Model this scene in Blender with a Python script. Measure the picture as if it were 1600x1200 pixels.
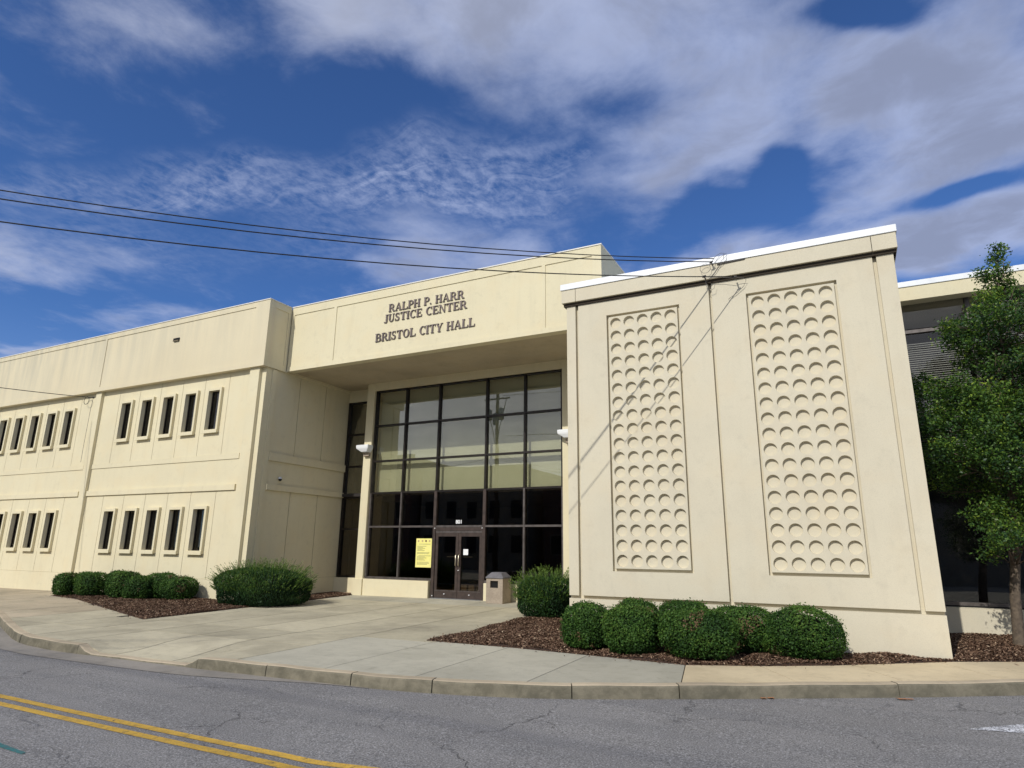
import bpy, bmesh, math, random
import numpy as np
from mathutils import Matrix, Vector
random.seed(7); rng = np.random.default_rng(7)
R = math.radians
scene = bpy.context.scene
for o in list(bpy.data.objects): bpy.data.objects.remove(o)

# ------------------------------------------------------------------ camera (solved from the photograph's vanishing points)
YAW, PIT, ROL, FPX = -0.4717, 0.2517, 0.0123, 1007.05
def cam_matrix():
    cy, sy, cp, sp = math.cos(YAW), math.sin(YAW), math.cos(PIT), math.sin(PIT)
    f = Vector((sy*cp, cy*cp, sp)); r = Vector((cy, -sy, 0)); u = r.cross(f)
    cr, sr = math.cos(ROL), math.sin(ROL)
    r2 = cr*r + sr*u; u2 = -sr*r + cr*u
    m = Matrix((r2, u2, -f)).transposed().to_4x4()
    return m
cd = bpy.data.cameras.new('camera'); cam = bpy.data.objects.new('camera', cd)
scene.collection.objects.link(cam); cam.matrix_world = cam_matrix()
cd.sensor_fit = 'HORIZONTAL'; cd.sensor_width = 36.0; cd.lens = FPX/1600*36.0
cd.clip_start = 0.05; cd.clip_end = 3000
scene.camera = cam

# ------------------------------------------------------------------ light
LD = Vector((0.165, 1.0, -0.77)).normalized()          # direction sunlight travels
SUN_EL = math.asin(-LD.z); SUN_AZ = math.atan2(-LD.x, -LD.y)   # azimuth of the sun, clockwise from +Y
SKY_STRENGTH = 0.085
sl = bpy.data.lights.new('sun', 'SUN'); sl.energy = 3.15; sl.angle = R(0.53); sl.color = (1.0, 0.965, 0.89)
so = bpy.data.objects.new('sun', sl); scene.collection.objects.link(so)
so.rotation_euler = LD.to_track_quat('-Z', 'Y').to_euler(); so.location = (-5, -20, 25)

def N(nt, typ, **kw):
    n = nt.nodes.new(typ)
    for k, v in kw.items():
        if hasattr(n, k): setattr(n, k, v)
    return n
def L(nt, a, b): nt.links.new(a, b)
def math_(nt, op, a, b=None, c=None, clamp=False):
    n = nt.nodes.new('ShaderNodeMath'); n.operation = op; n.use_clamp = clamp
    for i, v in enumerate((a, b, c)):
        if v is None: continue
        if isinstance(v, (int, float)): n.inputs[i].default_value = v
        else: nt.links.new(v, n.inputs[i])
    return n.outputs[0]
def smooth(nt, v, lo, hi, a=0.0, b=1.0):
    n = nt.nodes.new('ShaderNodeMapRange'); n.interpolation_type = 'SMOOTHSTEP'
    n.inputs['From Min'].default_value = lo; n.inputs['From Max'].default_value = hi
    n.inputs['To Min'].default_value = a; n.inputs['To Max'].default_value = b
    nt.links.new(v, n.inputs['Value']); return n.outputs[0]
def mixc(nt, fac, a, b, mode='MIX'):
    n = nt.nodes.new('ShaderNodeMix'); n.data_type = 'RGBA'; n.blend_type = mode
    if isinstance(fac, (int, float)): n.inputs[0].default_value = fac
    else: nt.links.new(fac, n.inputs[0])
    for i, v in ((6, a), (7, b)):
        if isinstance(v, tuple): n.inputs[i].default_value = (*v[:3], 1)
        else: nt.links.new(v, n.inputs[i])
    return n.outputs[2]
def noise(nt, vec, scale, detail=4, rough=0.55, dist=0.0, dim='3D'):
    n = nt.nodes.new('ShaderNodeTexNoise'); n.noise_dimensions = dim
    n.inputs['Scale'].default_value = scale; n.inputs['Detail'].default_value = detail
    n.inputs['Roughness'].default_value = rough; n.inputs['Distortion'].default_value = dist
    if vec is not None: nt.links.new(vec, n.inputs['Vector'])
    return n.outputs['Fac']
def mapping(nt, vec, scale=(1, 1, 1), loc=(0, 0, 0), rot=(0, 0, 0)):
    n = nt.nodes.new('ShaderNodeMapping'); n.inputs['Scale'].default_value = scale
    n.inputs['Location'].default_value = loc; n.inputs['Rotation'].default_value = rot
    nt.links.new(vec, n.inputs['Vector']); return n.outputs[0]

world = bpy.data.worlds.new('World'); scene.world = world; world.use_nodes = True
def build_world():
    nt = world.node_tree; nt.nodes.clear()
    sky = N(nt, 'ShaderNodeTexSky', sky_type='NISHITA'); sky.sun_disc = False
    sky.sun_elevation = SUN_EL; sky.sun_rotation = SUN_AZ
    sky.altitude = 500; sky.air_density = 1.0; sky.dust_density = 0.15; sky.ozone_density = 3.0
    tint = mixc(nt, 1.0, sky.outputs[0], (0.60, 0.90, 1.36), 'MULTIPLY')
    bg = N(nt, 'ShaderNodeBackground'); L(nt, tint, bg.inputs[0]); bg.inputs[1].default_value = SKY_STRENGTH
    # clouds live on a flat layer: (x/z, y/z) of the direction
    tc = N(nt, 'ShaderNodeTexCoord'); sep = N(nt, 'ShaderNodeSeparateXYZ'); L(nt, tc.outputs['Generated'], sep.inputs[0])
    z = math_(nt, 'MAXIMUM', sep.outputs[2], 0.045)
    u = math_(nt, 'DIVIDE', sep.outputs[0], z); v = math_(nt, 'DIVIDE', sep.outputs[1], z)
    cb = N(nt, 'ShaderNodeCombineXYZ'); L(nt, u, cb.inputs[0]); L(nt, v, cb.inputs[1]); P = cb.outputs[0]
    n1 = noise(nt, mapping(nt, P, loc=(3.1, 7.7, 0)), 1.25, 4, 0.52, 0.35, dim='2D')
    warp = math_(nt, 'MULTIPLY', math_(nt, 'SUBTRACT', n1, 0.5), 0.42)
    wp = N(nt, 'ShaderNodeCombineXYZ'); L(nt, math_(nt, 'ADD', u, warp), wp.inputs[0])
    n1b = noise(nt, mapping(nt, P, loc=(9.1, 1.7, 0)), 1.6, 3, 0.5, 0.2, dim='2D')
    L(nt, math_(nt, 'ADD', v, math_(nt, 'MULTIPLY', math_(nt, 'SUBTRACT', n1b, 0.5), 0.55)), wp.inputs[1])
    W = wp.outputs[0]
    def blob(cx, cy, rx, ry, amp, rot=0):
        m = mapping(nt, W, loc=(-cx, -cy, 0))
        m = mapping(nt, m, rot=(0, 0, -R(rot)))
        m = mapping(nt, m, scale=(1/rx, 1/ry, 0))
        ln = N(nt, 'ShaderNodeVectorMath', operation='LENGTH'); L(nt, m, ln.inputs[0])
        return math_(nt, 'MULTIPLY', smooth(nt, ln.outputs[1], 0.25, 1.25, 1, 0), amp)
    def total(bl):
        t = None
        for b in bl:
            x = blob(*b); t = x if t is None else math_(nt, 'ADD', t, x)
        return t
    bank = total([(-0.28, 0.95, .42, .33, .85, 0), (-.66, .80, .26, .20, .70, 30), (-.32, 1.66, .24, .18, .55, 0), (0.02, 1.40, .42, .30, .85, 10), (0.30, 1.62, .34, .38, .8, 0), (-0.38, 1.50, .26, .20, .55, 0),
                  (0.0, 2.35, .72, .36, .95, 0), (0.62, 2.35, .40, .35, .7, 0), (.50, 1.75, .25, .3, .6, 0), (.20, 1.95, .22, .14, .5, 0), (-.9, 2.3, .35, .3, .45, 0), (-0.05, .55, .55, .40, .7, 0), (.55, 1.1, .35, .3, .6, 0),
                  (-1.18, .66, .24, .14, .16, 0), (-1.50, .38, .25, .2, .4, 0), (-2.6, 1.15, .5, .28, .55, 20), (-2.7, 1.75, .45, .2, .42, 10), (-1.15, 1.78, .46, .32, .75, 0),
                  (-3.9, 1.9, .6, .3, .6, 0),
                  (-0.21, 1.80, .20, .13, -.85, 0), (.10, 1.19, .15, .09, -.6, 0), (.46, 2.03, .13, .11, -.55, 0), (-1.0, 1.0, .5, .15, -.5, -20),
                  (-1.0, -5.0, 11, 5.0, 1.2, 0)])
    fine = noise(nt, mapping(nt, P, loc=(1, 4, 0)), 3.1, 7, 0.62, 0.15, dim='2D')
    dens = math_(nt, 'ADD', bank, math_(nt, 'MULTIPLY', math_(nt, 'SUBTRACT', fine, 0.5), 1.25))
    m1 = smooth(nt, dens, -0.04, 1.0)
    # thin mackerel / cirrus sheet
    cir = total([(-.84, 1.36, .40, .26, .85, 10), (-1.35, 1.20, .50, .18, .55, 25), (-1.9, .90, .75, .16, .5, 28), (-1.25, 1.5, .6, .25, .4, 0), (-2.2, 1.2, .5, .3, .35, 20)])
    rip = noise(nt, mapping(nt, P, scale=(1.25, .85, 1), rot=(0, 0, R(35))), 21, 4, 0.66, 0.15, dim='2D')
    streak = noise(nt, mapping(nt, W, rot=(0, 0, R(-28)), scale=(2.0, 9, 1)), 1.6, 5, 0.6, 0.5, dim='2D')
    cf = math_(nt, 'MULTIPLY', cir, math_(nt, 'ADD', math_(nt, 'MULTIPLY', smooth(nt, rip, .28, .74), .45), math_(nt, 'MULTIPLY', smooth(nt, streak, .30, .80), .45)))
    m2 = math_(nt, 'MULTIPLY', math_(nt, 'MINIMUM', cf, 0.95), 0.74)
    hz = smooth(nt, sep.outputs[2], 0.02, 0.32, 0.28, 0.0)
    fac = math_(nt, 'MAXIMUM', math_(nt, 'MULTIPLY', m1, 0.88), m2)
    fac = math_(nt, 'MAXIMUM', fac, hz)
    tex = noise(nt, mapping(nt, P, loc=(5, 2, 0)), 4.0, 5, 0.6, .3, dim='2D')
    thick = smooth(nt, math_(nt, 'ADD', dens, math_(nt, 'MULTIPLY', math_(nt, 'SUBTRACT', tex, .45), 2.2)), 0.25, 1.65)
    cc = mixc(nt, thick, (0.425, 0.50, 0.74), (0.295, 0.335, 0.475))
    # clouds towards the sun are whiter and brighter (forward scattering)
    sd = N(nt, 'ShaderNodeVectorMath', operation='DOT_PRODUCT'); L(nt, tc.outputs['Generated'], sd.inputs[0]); sd.inputs[1].default_value = tuple(-LD)
    fs = smooth(nt, sd.outputs['Value'], -0.25, 0.9)
    cc = mixc(nt, fs, cc, mixc(nt, thick, (0.98, 0.97, 0.97), (0.70, 0.70, 0.72)))
    c2 = N(nt, 'ShaderNodeBackground'); L(nt, cc, c2.inputs[0]); c2.inputs[1].default_value = 1.0
    ms = N(nt, 'ShaderNodeMixShader'); L(nt, fac, ms.inputs[0]); L(nt, bg.outputs[0], ms.inputs[1]); L(nt, c2.outputs[0], ms.inputs[2])
    out = N(nt, 'ShaderNodeOutputWorld'); L(nt, ms.outputs[0], out.inputs[0])
build_world()
world.cycles.sampling_method = 'MANUAL'; world.cycles.sample_map_resolution = 256
scene.view_settings.view_transform = 'Standard'; scene.view_settings.look = 'None'
scene.view_settings.exposure = 0.0; scene.view_settings.gamma = 1.0
scene.view_settings.use_curve_mapping = False
scene.render.engine = 'CYCLES'
scene.cycles.max_bounces = 4; scene.cycles.diffuse_bounces = 3; scene.cycles.transparent_max_bounces = 8

# ------------------------------------------------------------------ materials
def mat(name, col, rough=0.8, metal=0.0, spec=0.3, fn=None):
    m = bpy.data.materials.new(name); m.use_nodes = True; nt = m.node_tree
    b = nt.nodes['Principled BSDF']; b.inputs['Base Color'].default_value = (*col, 1)
    b.inputs['Roughness'].default_value = rough; b.inputs['Metallic'].default_value = metal
    b.inputs['Specular IOR Level'].default_value = spec
    if fn:
        g = nt.nodes.new('ShaderNodeNewGeometry'); fn(nt, b, g.outputs['Position'])
    return m
def bump(nt, b, h, dist=0.01, strength=1.0):
    n = nt.nodes.new('ShaderNodeBump'); n.inputs['Distance'].default_value = dist; n.inputs['Strength'].default_value = strength
    nt.links.new(h, n.inputs['Height']); nt.links.new(n.outputs[0], b.inputs['Normal'])
def stucco(col, dark, stain=0.3, streaks=0.3, grit=1.0):
    def fn(nt, b, P):
        big = noise(nt, P, 0.55, 5, .6); mid = noise(nt, P, 5.0, 6, .65); gr = noise(nt, P, 85, 3, .7)
        st = noise(nt, mapping(nt, P, scale=(4.5, 4.5, .35)), 1.0, 6, .62)
        c = mixc(nt, math_(nt, 'MULTIPLY', smooth(nt, big, .42, .72), stain), col, dark)
        c = mixc(nt, math_(nt, 'MULTIPLY', smooth(nt, st, .50, .76), streaks), c, tuple(x*.62 for x in dark))
        c = mixc(nt, math_(nt, 'MULTIPLY', smooth(nt, mid, .52, .74), .26), c, tuple(x*.85 for x in dark))
        c = mixc(nt, math_(nt, 'MULTIPLY', smooth(nt, gr, .48, .66), .15*grit), c, tuple(x*.6 for x in dark))
        hue = noise(nt, P, 1.7, 3, .5)
        c = mixc(nt, math_(nt, 'MULTIPLY', smooth(nt, hue, .45, .7), .22), c, (col[0]*.98, col[1]*.90, col[2]*.80))
        L(nt, c, b.inputs['Base Color'])
        h = math_(nt, 'ADD', math_(nt, 'MULTIPLY', gr, .7), math_(nt, 'MULTIPLY', mid, .5))
        bump(nt, b, h, .0028*grit, .8)
    return fn
M = {}
M['cream'] = mat('cream_stucco', (.7, .6, .4), .9, spec=.15, fn=stucco((.735, .665, .465), (.61, .55, .385), .30, .12))
M['cream_tower'] = mat('pebbled_stucco', (.6, .55, .4), .92, spec=.12, fn=stucco((.675, .62, .48), (.57, .52, .405), .40, .10, 1.3))
def fascia_fn(nt, b, P):
    stucco((.735, .65, .455), (.57, .51, .37), .45, .3)(nt, b, P)
M['fascia'] = mat('weathered_fascia_stucco', (.6, .5, .4), .9, spec=.12, fn=fascia_fn)
def stain_fn(nt, b, P):
    sep = N(nt, 'ShaderNodeSeparateXYZ'); L(nt, P, sep.inputs[0])
    st = noise(nt, mapping(nt, P, scale=(2.6, 2.6, .28)), 1.0, 7, .68)
    gr = noise(nt, P, 40, 3, .7); big = noise(nt, P, .3, 3, .5)
    hgt = smooth(nt, sep.outputs[2], 5.3, 7.3, .35, 1.0)
    far = smooth(nt, sep.outputs[0], -30, -15, 1.0, .35)
    f = math_(nt, 'MULTIPLY', math_(nt, 'MULTIPLY', smooth(nt, st, .36, .66), hgt), far)
    c = mixc(nt, math_(nt, 'MULTIPLY', smooth(nt, big, .4, .7), .4), (.715, .635, .45), (.64, .55, .37))
    c = mixc(nt, math_(nt, 'MULTIPLY', f, .60), c, (.43, .41, .33))
    c = mixc(nt, math_(nt, 'MULTIPLY', smooth(nt, gr, .5, .68), .2), c, (.4, .36, .27))
    L(nt, c, b.inputs['Base Color']); bump(nt, b, gr, .005, .7)
M['fascia_stained'] = mat('rain_streaked_stucco', (.6, .5, .4), .92, spec=.12, fn=stain_fn)
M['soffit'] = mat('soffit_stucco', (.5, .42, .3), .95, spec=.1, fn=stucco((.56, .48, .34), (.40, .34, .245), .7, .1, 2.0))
def white_fn(nt, b, P):
    n = noise(nt, P, 2.5, 4, .6)
    L(nt, mixc(nt, smooth(nt, n, .4, .75), (.84, .86, .88), (.74, .76, .78)), b.inputs['Base Color'])
M['white_metal'] = mat('white_painted_metal', (.82, .84, .86), .35, spec=.5, fn=white_fn)
def var_fn(c1, c2, scale, bd=0.0, r1=None):
    def fn(nt, b, P):
        n = noise(nt, P, scale, 5, .6); L(nt, mixc(nt, smooth(nt, n, .35, .68), c1, c2), b.inputs['Base Color'])
        if bd: bump(nt, b, n, bd)
    return fn
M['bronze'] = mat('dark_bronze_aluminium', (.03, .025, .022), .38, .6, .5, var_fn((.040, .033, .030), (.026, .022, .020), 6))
M['bronze_lit'] = mat('sunlit_bronze_aluminium', (.1, .09, .08), .42, .5, .5, var_fn((.15, .132, .125), (.095, .083, .078), 7))  # lighter copy of the bronze, with the sun on it put into the colour
M['door_bronze'] = mat('bronze_door_aluminium', (.09, .07, .06), .42, .35, .5, var_fn((.085, .062, .054), (.055, .042, .037), 7))
M['black'] = mat('shadow_gap_black', (.012, .012, .012), .9)
M['recess'] = mat('ledge_shade_brown', (.055, .045, .035), .95, spec=.05)  # shade of the undercut below the parapet band, painted as dark brown
M['drip'] = mat('cream_metal_drip', (.78, .76, .70), .5)
M['groove'] = mat('dirty_joint', (.20, .17, .12), .95, spec=.05)
M['olive'] = mat('pale_olive_shade_cloth', (.5, .5, .36), .9, fn=var_fn((.585, .59, .465), (.54, .545, .425), 1.2))
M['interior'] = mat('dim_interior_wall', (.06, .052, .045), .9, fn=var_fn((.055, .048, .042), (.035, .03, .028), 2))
M['interior_floor'] = mat('tan_floor_tile', (.3, .22, .15), .6, fn=var_fn((.36, .27, .18), (.26, .19, .13), 5))
M['blind'] = mat('beige_blind', (.42, .41, .36), .7)
M['blind_dim'] = mat('dark_roller_blind', (.19, .19, .2), .8)
M['letter'] = mat('weathered_bronze_lettering', (.14, .11, .10), .5, .4, .4, var_fn((.185, .145, .135), (.12, .10, .095), 12))
M['handle'] = mat('brass_handle', (.62, .56, .42), .3, .85, .5)
M['paper'] = mat('white_paper', (.85, .86, .88), .7)
M['ink'] = mat('grey_print', (.25, .25, .12), .8)
M['ink_red'] = mat('dark_seal_print', (.12, .06, .05), .8)
M['ink_tan'] = mat('tan_seal_print', (.55, .40, .22), .8)
M['yellow_paper'] = mat('yellow_poster', (.86, .80, .27), .7, fn=var_fn((.88, .82, .30), (.84, .78, .24), 9))
M['wire'] = mat('black_cable', (.02, .02, .022), .6)
M['insul'] = mat('dark_grey_insulator', (.09, .085, .08), .5)
M['cable_grey'] = mat('grey_service_cable', (.16, .15, .14), .6)
M['wood_pole'] = mat('creosoted_pole', (.12, .09, .065), .85, fn=var_fn((.14, .105, .075), (.08, .06, .045), 3))
M['steel'] = mat('galvanised_steel', (.3, .31, .32), .45, .6)
def glass(name, tint, refl, rough=0.0, wave=0.0):
    m = bpy.data.materials.new(name); m.use_nodes = True; nt = m.node_tree; nt.nodes.clear()
    tr = N(nt, 'ShaderNodeBsdfTransparent'); tr.inputs[0].default_value = (*tint, 1)
    gl = N(nt, 'ShaderNodeBsdfGlossy'); gl.inputs['Roughness'].default_value = rough; gl.inputs[0].default_value = (1, .98, .96, 1)
    lw = N(nt, 'ShaderNodeFresnel'); lw.inputs[0].default_value = 1.5
    g = N(nt, 'ShaderNodeNewGeometry')
    h = noise(nt, g.outputs['Position'], .9, 2, .4)
    bp = N(nt, 'ShaderNodeBump'); bp.inputs['Distance'].default_value = wave; L(nt, h, bp.inputs['Height']); L(nt, bp.outputs[0], gl.inputs['Normal'])
    f = math_(nt, 'ADD', math_(nt, 'MULTIPLY', lw.outputs[0], 1.0), refl, clamp=True)
    mx = N(nt, 'ShaderNodeMixShader'); L(nt, f, mx.inputs[0]); L(nt, tr.outputs[0], mx.inputs[1]); L(nt, gl.outputs[0], mx.inputs[2])
    o = N(nt, 'ShaderNodeOutputMaterial'); L(nt, mx.outputs[0], o.inputs[0]); return m
M['glass'] = glass('bronze_tinted_glass', (.90, .90, .84), .055, 0, .0012)
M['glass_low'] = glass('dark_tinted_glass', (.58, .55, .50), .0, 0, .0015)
M['glass_window'] = glass('blue_grey_window_glass', (.25, .27, .32), .03, 0, .001)
M['glass_right'] = glass('smoky_window_glass', (.82, .83, .84), .0, 0, .001)

def conc(col, dark, joint=False, speck=.25):
    def fn(nt, b, P):
        oi = N(nt, 'ShaderNodeObjectInfo')
        big = noise(nt, P, .8, 6, .62, .4); mid = noise(nt, P, 6, 6, .7); gr = noise(nt, P, 130, 2, .7); st = noise(nt, P, 2.2, 5, .7, .8)
        brm = noise(nt, mapping(nt, P, scale=(2.5, 26, 1)), 1.2, 4, .6)
        c = mixc(nt, smooth(nt, big, .36, .70), col, dark)
        c = mixc(nt, math_(nt, 'MULTIPLY', smooth(nt, mid, .48, .72), .35), c, tuple(x*.72 for x in dark))
        c = mixc(nt, math_(nt, 'MULTIPLY', smooth(nt, st, .60, .74), .4), c, tuple(x*.52 for x in dark))
        c = mixc(nt, math_(nt, 'MULTIPLY', smooth(nt, brm, .5, .7), .14), c, tuple(x*.6 for x in dark))
        c = mixc(nt, math_(nt, 'MULTIPLY', smooth(nt, gr, .55, .7), speck), c, tuple(x*.4 for x in dark))
        v = math_(nt, 'ADD', math_(nt, 'MULTIPLY', oi.outputs['Random'], .22), .89)
        hs = N(nt, 'ShaderNodeHueSaturation'); L(nt, c, hs.inputs['Color']); L(nt, v, hs.inputs['Value'])
        L(nt, hs.outputs[0], b.inputs['Base Color'])
        bump(nt, b, math_(nt, 'ADD', gr, math_(nt, 'MULTIPLY', mid, .8)), .004, .7)
    return fn
M['slab_tan'] = mat('weathered_tan_concrete', (.4, .36, .3), .9, spec=.2, fn=conc((.53, .48, .345), (.40, .36, .26)))
M['slab_pink'] = mat('pinkish_old_concrete', (.4, .33, .27), .9, spec=.2, fn=conc((.50, .42, .30), (.37, .32, .23)))
M['slab_grey'] = mat('grey_concrete', (.36, .36, .34), .9, spec=.2, fn=conc((.475, .448, .355), (.39, .368, .29)))
M['slab_cream'] = mat('cream_concrete', (.45, .40, .3), .9, spec=.2, fn=conc((.64, .53, .345), (.53, .435, .28)))
M['joint_base'] = mat('dark_joint_dirt', (.05, .045, .036), .95, spec=.1)
def kerb_fn(nt, b, P):
    g = N(nt, 'ShaderNodeNewGeometry'); sp = N(nt, 'ShaderNodeSeparateXYZ'); L(nt, g.outputs['Normal'], sp.inputs[0])
    mid = noise(nt, P, 4, 7, .7, .4); gr = noise(nt, P, 90, 2, .7); st = noise(nt, mapping(nt, P, scale=(1.6, 1.6, 3)), 1.2, 6, .7)
    c = mixc(nt, smooth(nt, mid, .36, .68), (.25, .225, .165), (.15, .137, .10))
    c = mixc(nt, math_(nt, 'MULTIPLY', smooth(nt, st, .42, .7), .6), c, (.10, .095, .072))
    c = mixc(nt, math_(nt, 'MULTIPLY', smooth(nt, gr, .55, .7), .25), c, (.1, .09, .07))
    L(nt, c, b.inputs['Base Color']); bump(nt, b, math_(nt, 'ADD', gr, mid), .006, .8)
M['kerb'] = mat('stained_kerb_concrete', (.35, .3, .22), .92, spec=.15, fn=kerb_fn)
M['kerb_top'] = mat('kerb_top_concrete', (.45, .38, .27), .92, spec=.15, fn=conc((.53, .44, .31), (.42, .35, .25)))
def asphalt_fn(nt, b, P):
    gr = noise(nt, P, 66, 2, .8); gr2 = noise(nt, P, 27, 3, .75); mid = noise(nt, P, 3.2, 6, .65, .3); big = noise(nt, P, .45, 4, .6)
    trk = noise(nt, mapping(nt, P, scale=(.22, 2.2, 1)), 1.1, 5, .6, .3)
    c = mixc(nt, smooth(nt, big, .35, .68), (.275, .264, .254), (.23, .221, .213))
    c = mixc(nt, math_(nt, 'MULTIPLY', smooth(nt, trk, .42, .68), .35), c, (.155, .153, .157))
    c = mixc(nt, math_(nt, 'MULTIPLY', smooth(nt, mid, .5, .72), .35), c, (.15, .148, .15))
    c = mixc(nt, smooth(nt, gr, .36, .52, .8, 0), c, (.07, .07, .07))
    c = mixc(nt, smooth(nt, gr, .56, .70, 0, .72), c, (.56, .56, .56))
    c = mixc(nt, smooth(nt, gr2, .58, .70, 0, .5), c, (.48, .47, .46))
    # cracks
    wv = noise(nt, P, 2.2, 5, .65)
    va = N(nt, 'ShaderNodeVectorMath', operation='ADD'); L(nt, P, va.inputs[0])
    cbx = N(nt, 'ShaderNodeCombineXYZ'); L(nt, math_(nt, 'MULTIPLY', wv, .6), cbx.inputs[0]); L(nt, math_(nt, 'MULTIPLY', noise(nt, P, 3.1, 5, .65), .6), cbx.inputs[1]); L(nt, cbx.outputs[0], va.inputs[1])
    vo = N(nt, 'ShaderNodeTexVoronoi', feature='DISTANCE_TO_EDGE'); vo.inputs['Scale'].default_value = .75
    L(nt, mapping(nt, va.outputs[0], scale=(1, 1, 0)), vo.inputs['Vector'])
    ck = smooth(nt, vo.outputs['Distance'], .001, .0085, 1, 0)
    msk = smooth(nt, noise(nt, P, .7, 3, .55), .46, .62)
    ck = math_(nt, 'MULTIPLY', ck, msk)
    c = mixc(nt, math_(nt, 'MULTIPLY', ck, .55), c, (.05, .05, .052))
    L(nt, c, b.inputs['Base Color'])
    bump(nt, b, math_(nt, 'SUBTRACT', math_(nt, 'ADD', gr, gr2), math_(nt, 'MULTIPLY', ck, 2)), .006, .9)
M['asphalt'] = mat('worn_asphalt', (.14, .14, .15), .85, spec=.3, fn=asphalt_fn)
M['gutter'] = mat('gutter_concrete', (.3, .28, .25), .9, spec=.2, fn=conc((.33, .30, .26), (.24, .22, .19)))
def paint(col, wear):
    def fn(nt, b, P):
        gr = noise(nt, P, 70, 3, .8); mid = noise(nt, P, 9, 5, .7); ck = noise(nt, mapping(nt, P, scale=(5, 1.2, 1)), 5, 5, .7, .7)
        c = mixc(nt, smooth(nt, mid, .4, .7), col, tuple(x*.78 for x in col))
        f = math_(nt, 'MULTIPLY', smooth(nt, math_(nt, 'ADD', gr, math_(nt, 'MULTIPLY', math_(nt, 'SUBTRACT', mid, .5), .5*wear)), .52-.08*wear, .60), wear)
        c = mixc(nt, f, c, (.12, .12, .125))
        c = mixc(nt, math_(nt, 'MULTIPLY', smooth(nt, ck, .60, .66), .8), c, (.07, .07, .07))
        L(nt, c, b.inputs['Base Color']); bump(nt, b, gr, .004, .8)
    return fn
M['yellow_paint'] = mat('worn_yellow_paint', (.6, .38, .07), .8, fn=paint((.70, .43, .065), .40))
M['white_paint'] = mat('worn_white_paint', (.7, .7, .7), .8, fn=paint((.80, .81, .84), 1.0))
M['teal_paint'] = mat('teal_spray_paint', (.03, .2, .2), .8, fn=paint((.03, .19, .19), .7))
M['mulch_base'] = mat('mulch_soil', (.05, .035, .025), .95, fn=var_fn((.085, .050, .036), (.035, .022, .017), 30, .03))
def attr_mat(name, cols, rough=.8, spec=.2, transl=0.0):
    """colour chosen per face by the 'tint' attribute through a ramp of leaf or chip colours"""
    def fn(nt, b, P):
        a = N(nt, 'ShaderNodeAttribute'); a.attribute_name = 'tint'
        r = N(nt, 'ShaderNodeValToRGB'); L(nt, a.outputs['Fac'], r.inputs[0])
        e = r.color_ramp.elements; e[0].position = 0; e[0].color = (*cols[0], 1); e[1].position = 1; e[1].color = (*cols[-1], 1)
        for i, c in enumerate(cols[1:-1]):
            x = e.new((i+1)/(len(cols)-1)); x.color = (*c, 1)
        L(nt, r.outputs[0], b.inputs['Base Color'])
        if transl:
            t = N(nt, 'ShaderNodeBsdfTranslucent'); L(nt, r.outputs[0], t.inputs[0])
            mx = N(nt, 'ShaderNodeMixShader'); mx.inputs[0].default_value = transl
            o = nt.nodes['Material Output']; L(nt, b.outputs[0], mx.inputs[1]); L(nt, t.outputs[0], mx.inputs[2]); L(nt, mx.outputs[0], o.inputs[0])
    return mat(name, cols[0], rough, spec=spec, fn=fn)
M['chips'] = attr_mat('wood_mulch_chips', [(.06, .034, .022), (.13, .074, .048), (.21, .13, .085), (.33, .22, .145), (.58, .44, .30)])
M['boxwood'] = attr_mat('boxwood_leaf', [(.020, .052, .013), (.040, .098, .018), (.068, .145, .024), (.12, .20, .036), (.17, .115, .06)], .6, .2, .2)
M['yew'] = attr_mat('yew_needle', [(.014, .040, .016), (.028, .072, .020), (.060, .130, .024), (.14, .22, .040)], .5, .25, .18)
M['oak'] = attr_mat('tree_leaf', [(.024, .060, .026), (.06, .135, .030), (.14, .245, .034), (.30, .40, .05)], .45, .35, .32)  # yellow-green end of the ramp paints sunlit tips
M['bush_core'] = mat('bush_light_block', (.016, .022, .011), .95, spec=.05)  # dark filler core added inside the bushes to block light
M['bark'] = mat('grey_brown_bark', (.13, .10, .075), .9, fn=var_fn((.16, .125, .09), (.08, .062, .048), 14, .01))
M['dry_leaf'] = mat('dry_brown_leaf', (.36, .17, .08), .8)
def agg_fn(nt, b, P):
    vo = N(nt, 'ShaderNodeTexVoronoi'); vo.inputs['Scale'].default_value = 70; L(nt, P, vo.inputs['Vector'])
    n = noise(nt, P, 3, 4, .6)
    c = mixc(nt, vo.outputs['Color'], (.30, .245, .19), (.45, .38, .30)); c = mixc(nt, math_(nt, 'MULTIPLY', smooth(nt, n, .4, .7), .3), c, (.2, .165, .13))
    L(nt, c, b.inputs['Base Color']); bump(nt, b, vo.outputs['Distance'], .006, .7)
M['aggregate'] = mat('exposed_pebble_aggregate', (.38, .31, .25), .9, fn=agg_fn)
M['lid'] = mat('grey_plastic_lid', (.16, .155, .17), .45, fn=var_fn((.17, .165, .18), (.10, .10, .11), 4))
def brick_fn(nt, b, P):
    br = N(nt, 'ShaderNodeTexBrick'); br.inputs['Scale'].default_value = 4
    br.inputs['Color1'].default_value = (.22, .10, .07, 1); br.inputs['Color2'].default_value = (.16, .075, .055, 1); br.inputs['Mortar'].default_value = (.3, .28, .25, 1)
    L(nt, mapping(nt, P, rot=(R(90), 0, 0)), br.inputs[0]); L(nt, br.outputs[0], b.inputs['Base Color'])
M['brick'] = mat('red_brick', (.2, .09, .06), .9, fn=brick_fn)
M['tan_block'] = mat('tan_render', (.4, .34, .26), .9, fn=var_fn((.42, .36, .28), (.34, .29, .22), 1))
M['earth'] = mat('grass_ground', (.06, .09, .035), .95, fn=var_fn((.07, .10, .04), (.045, .07, .028), 3))

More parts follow.
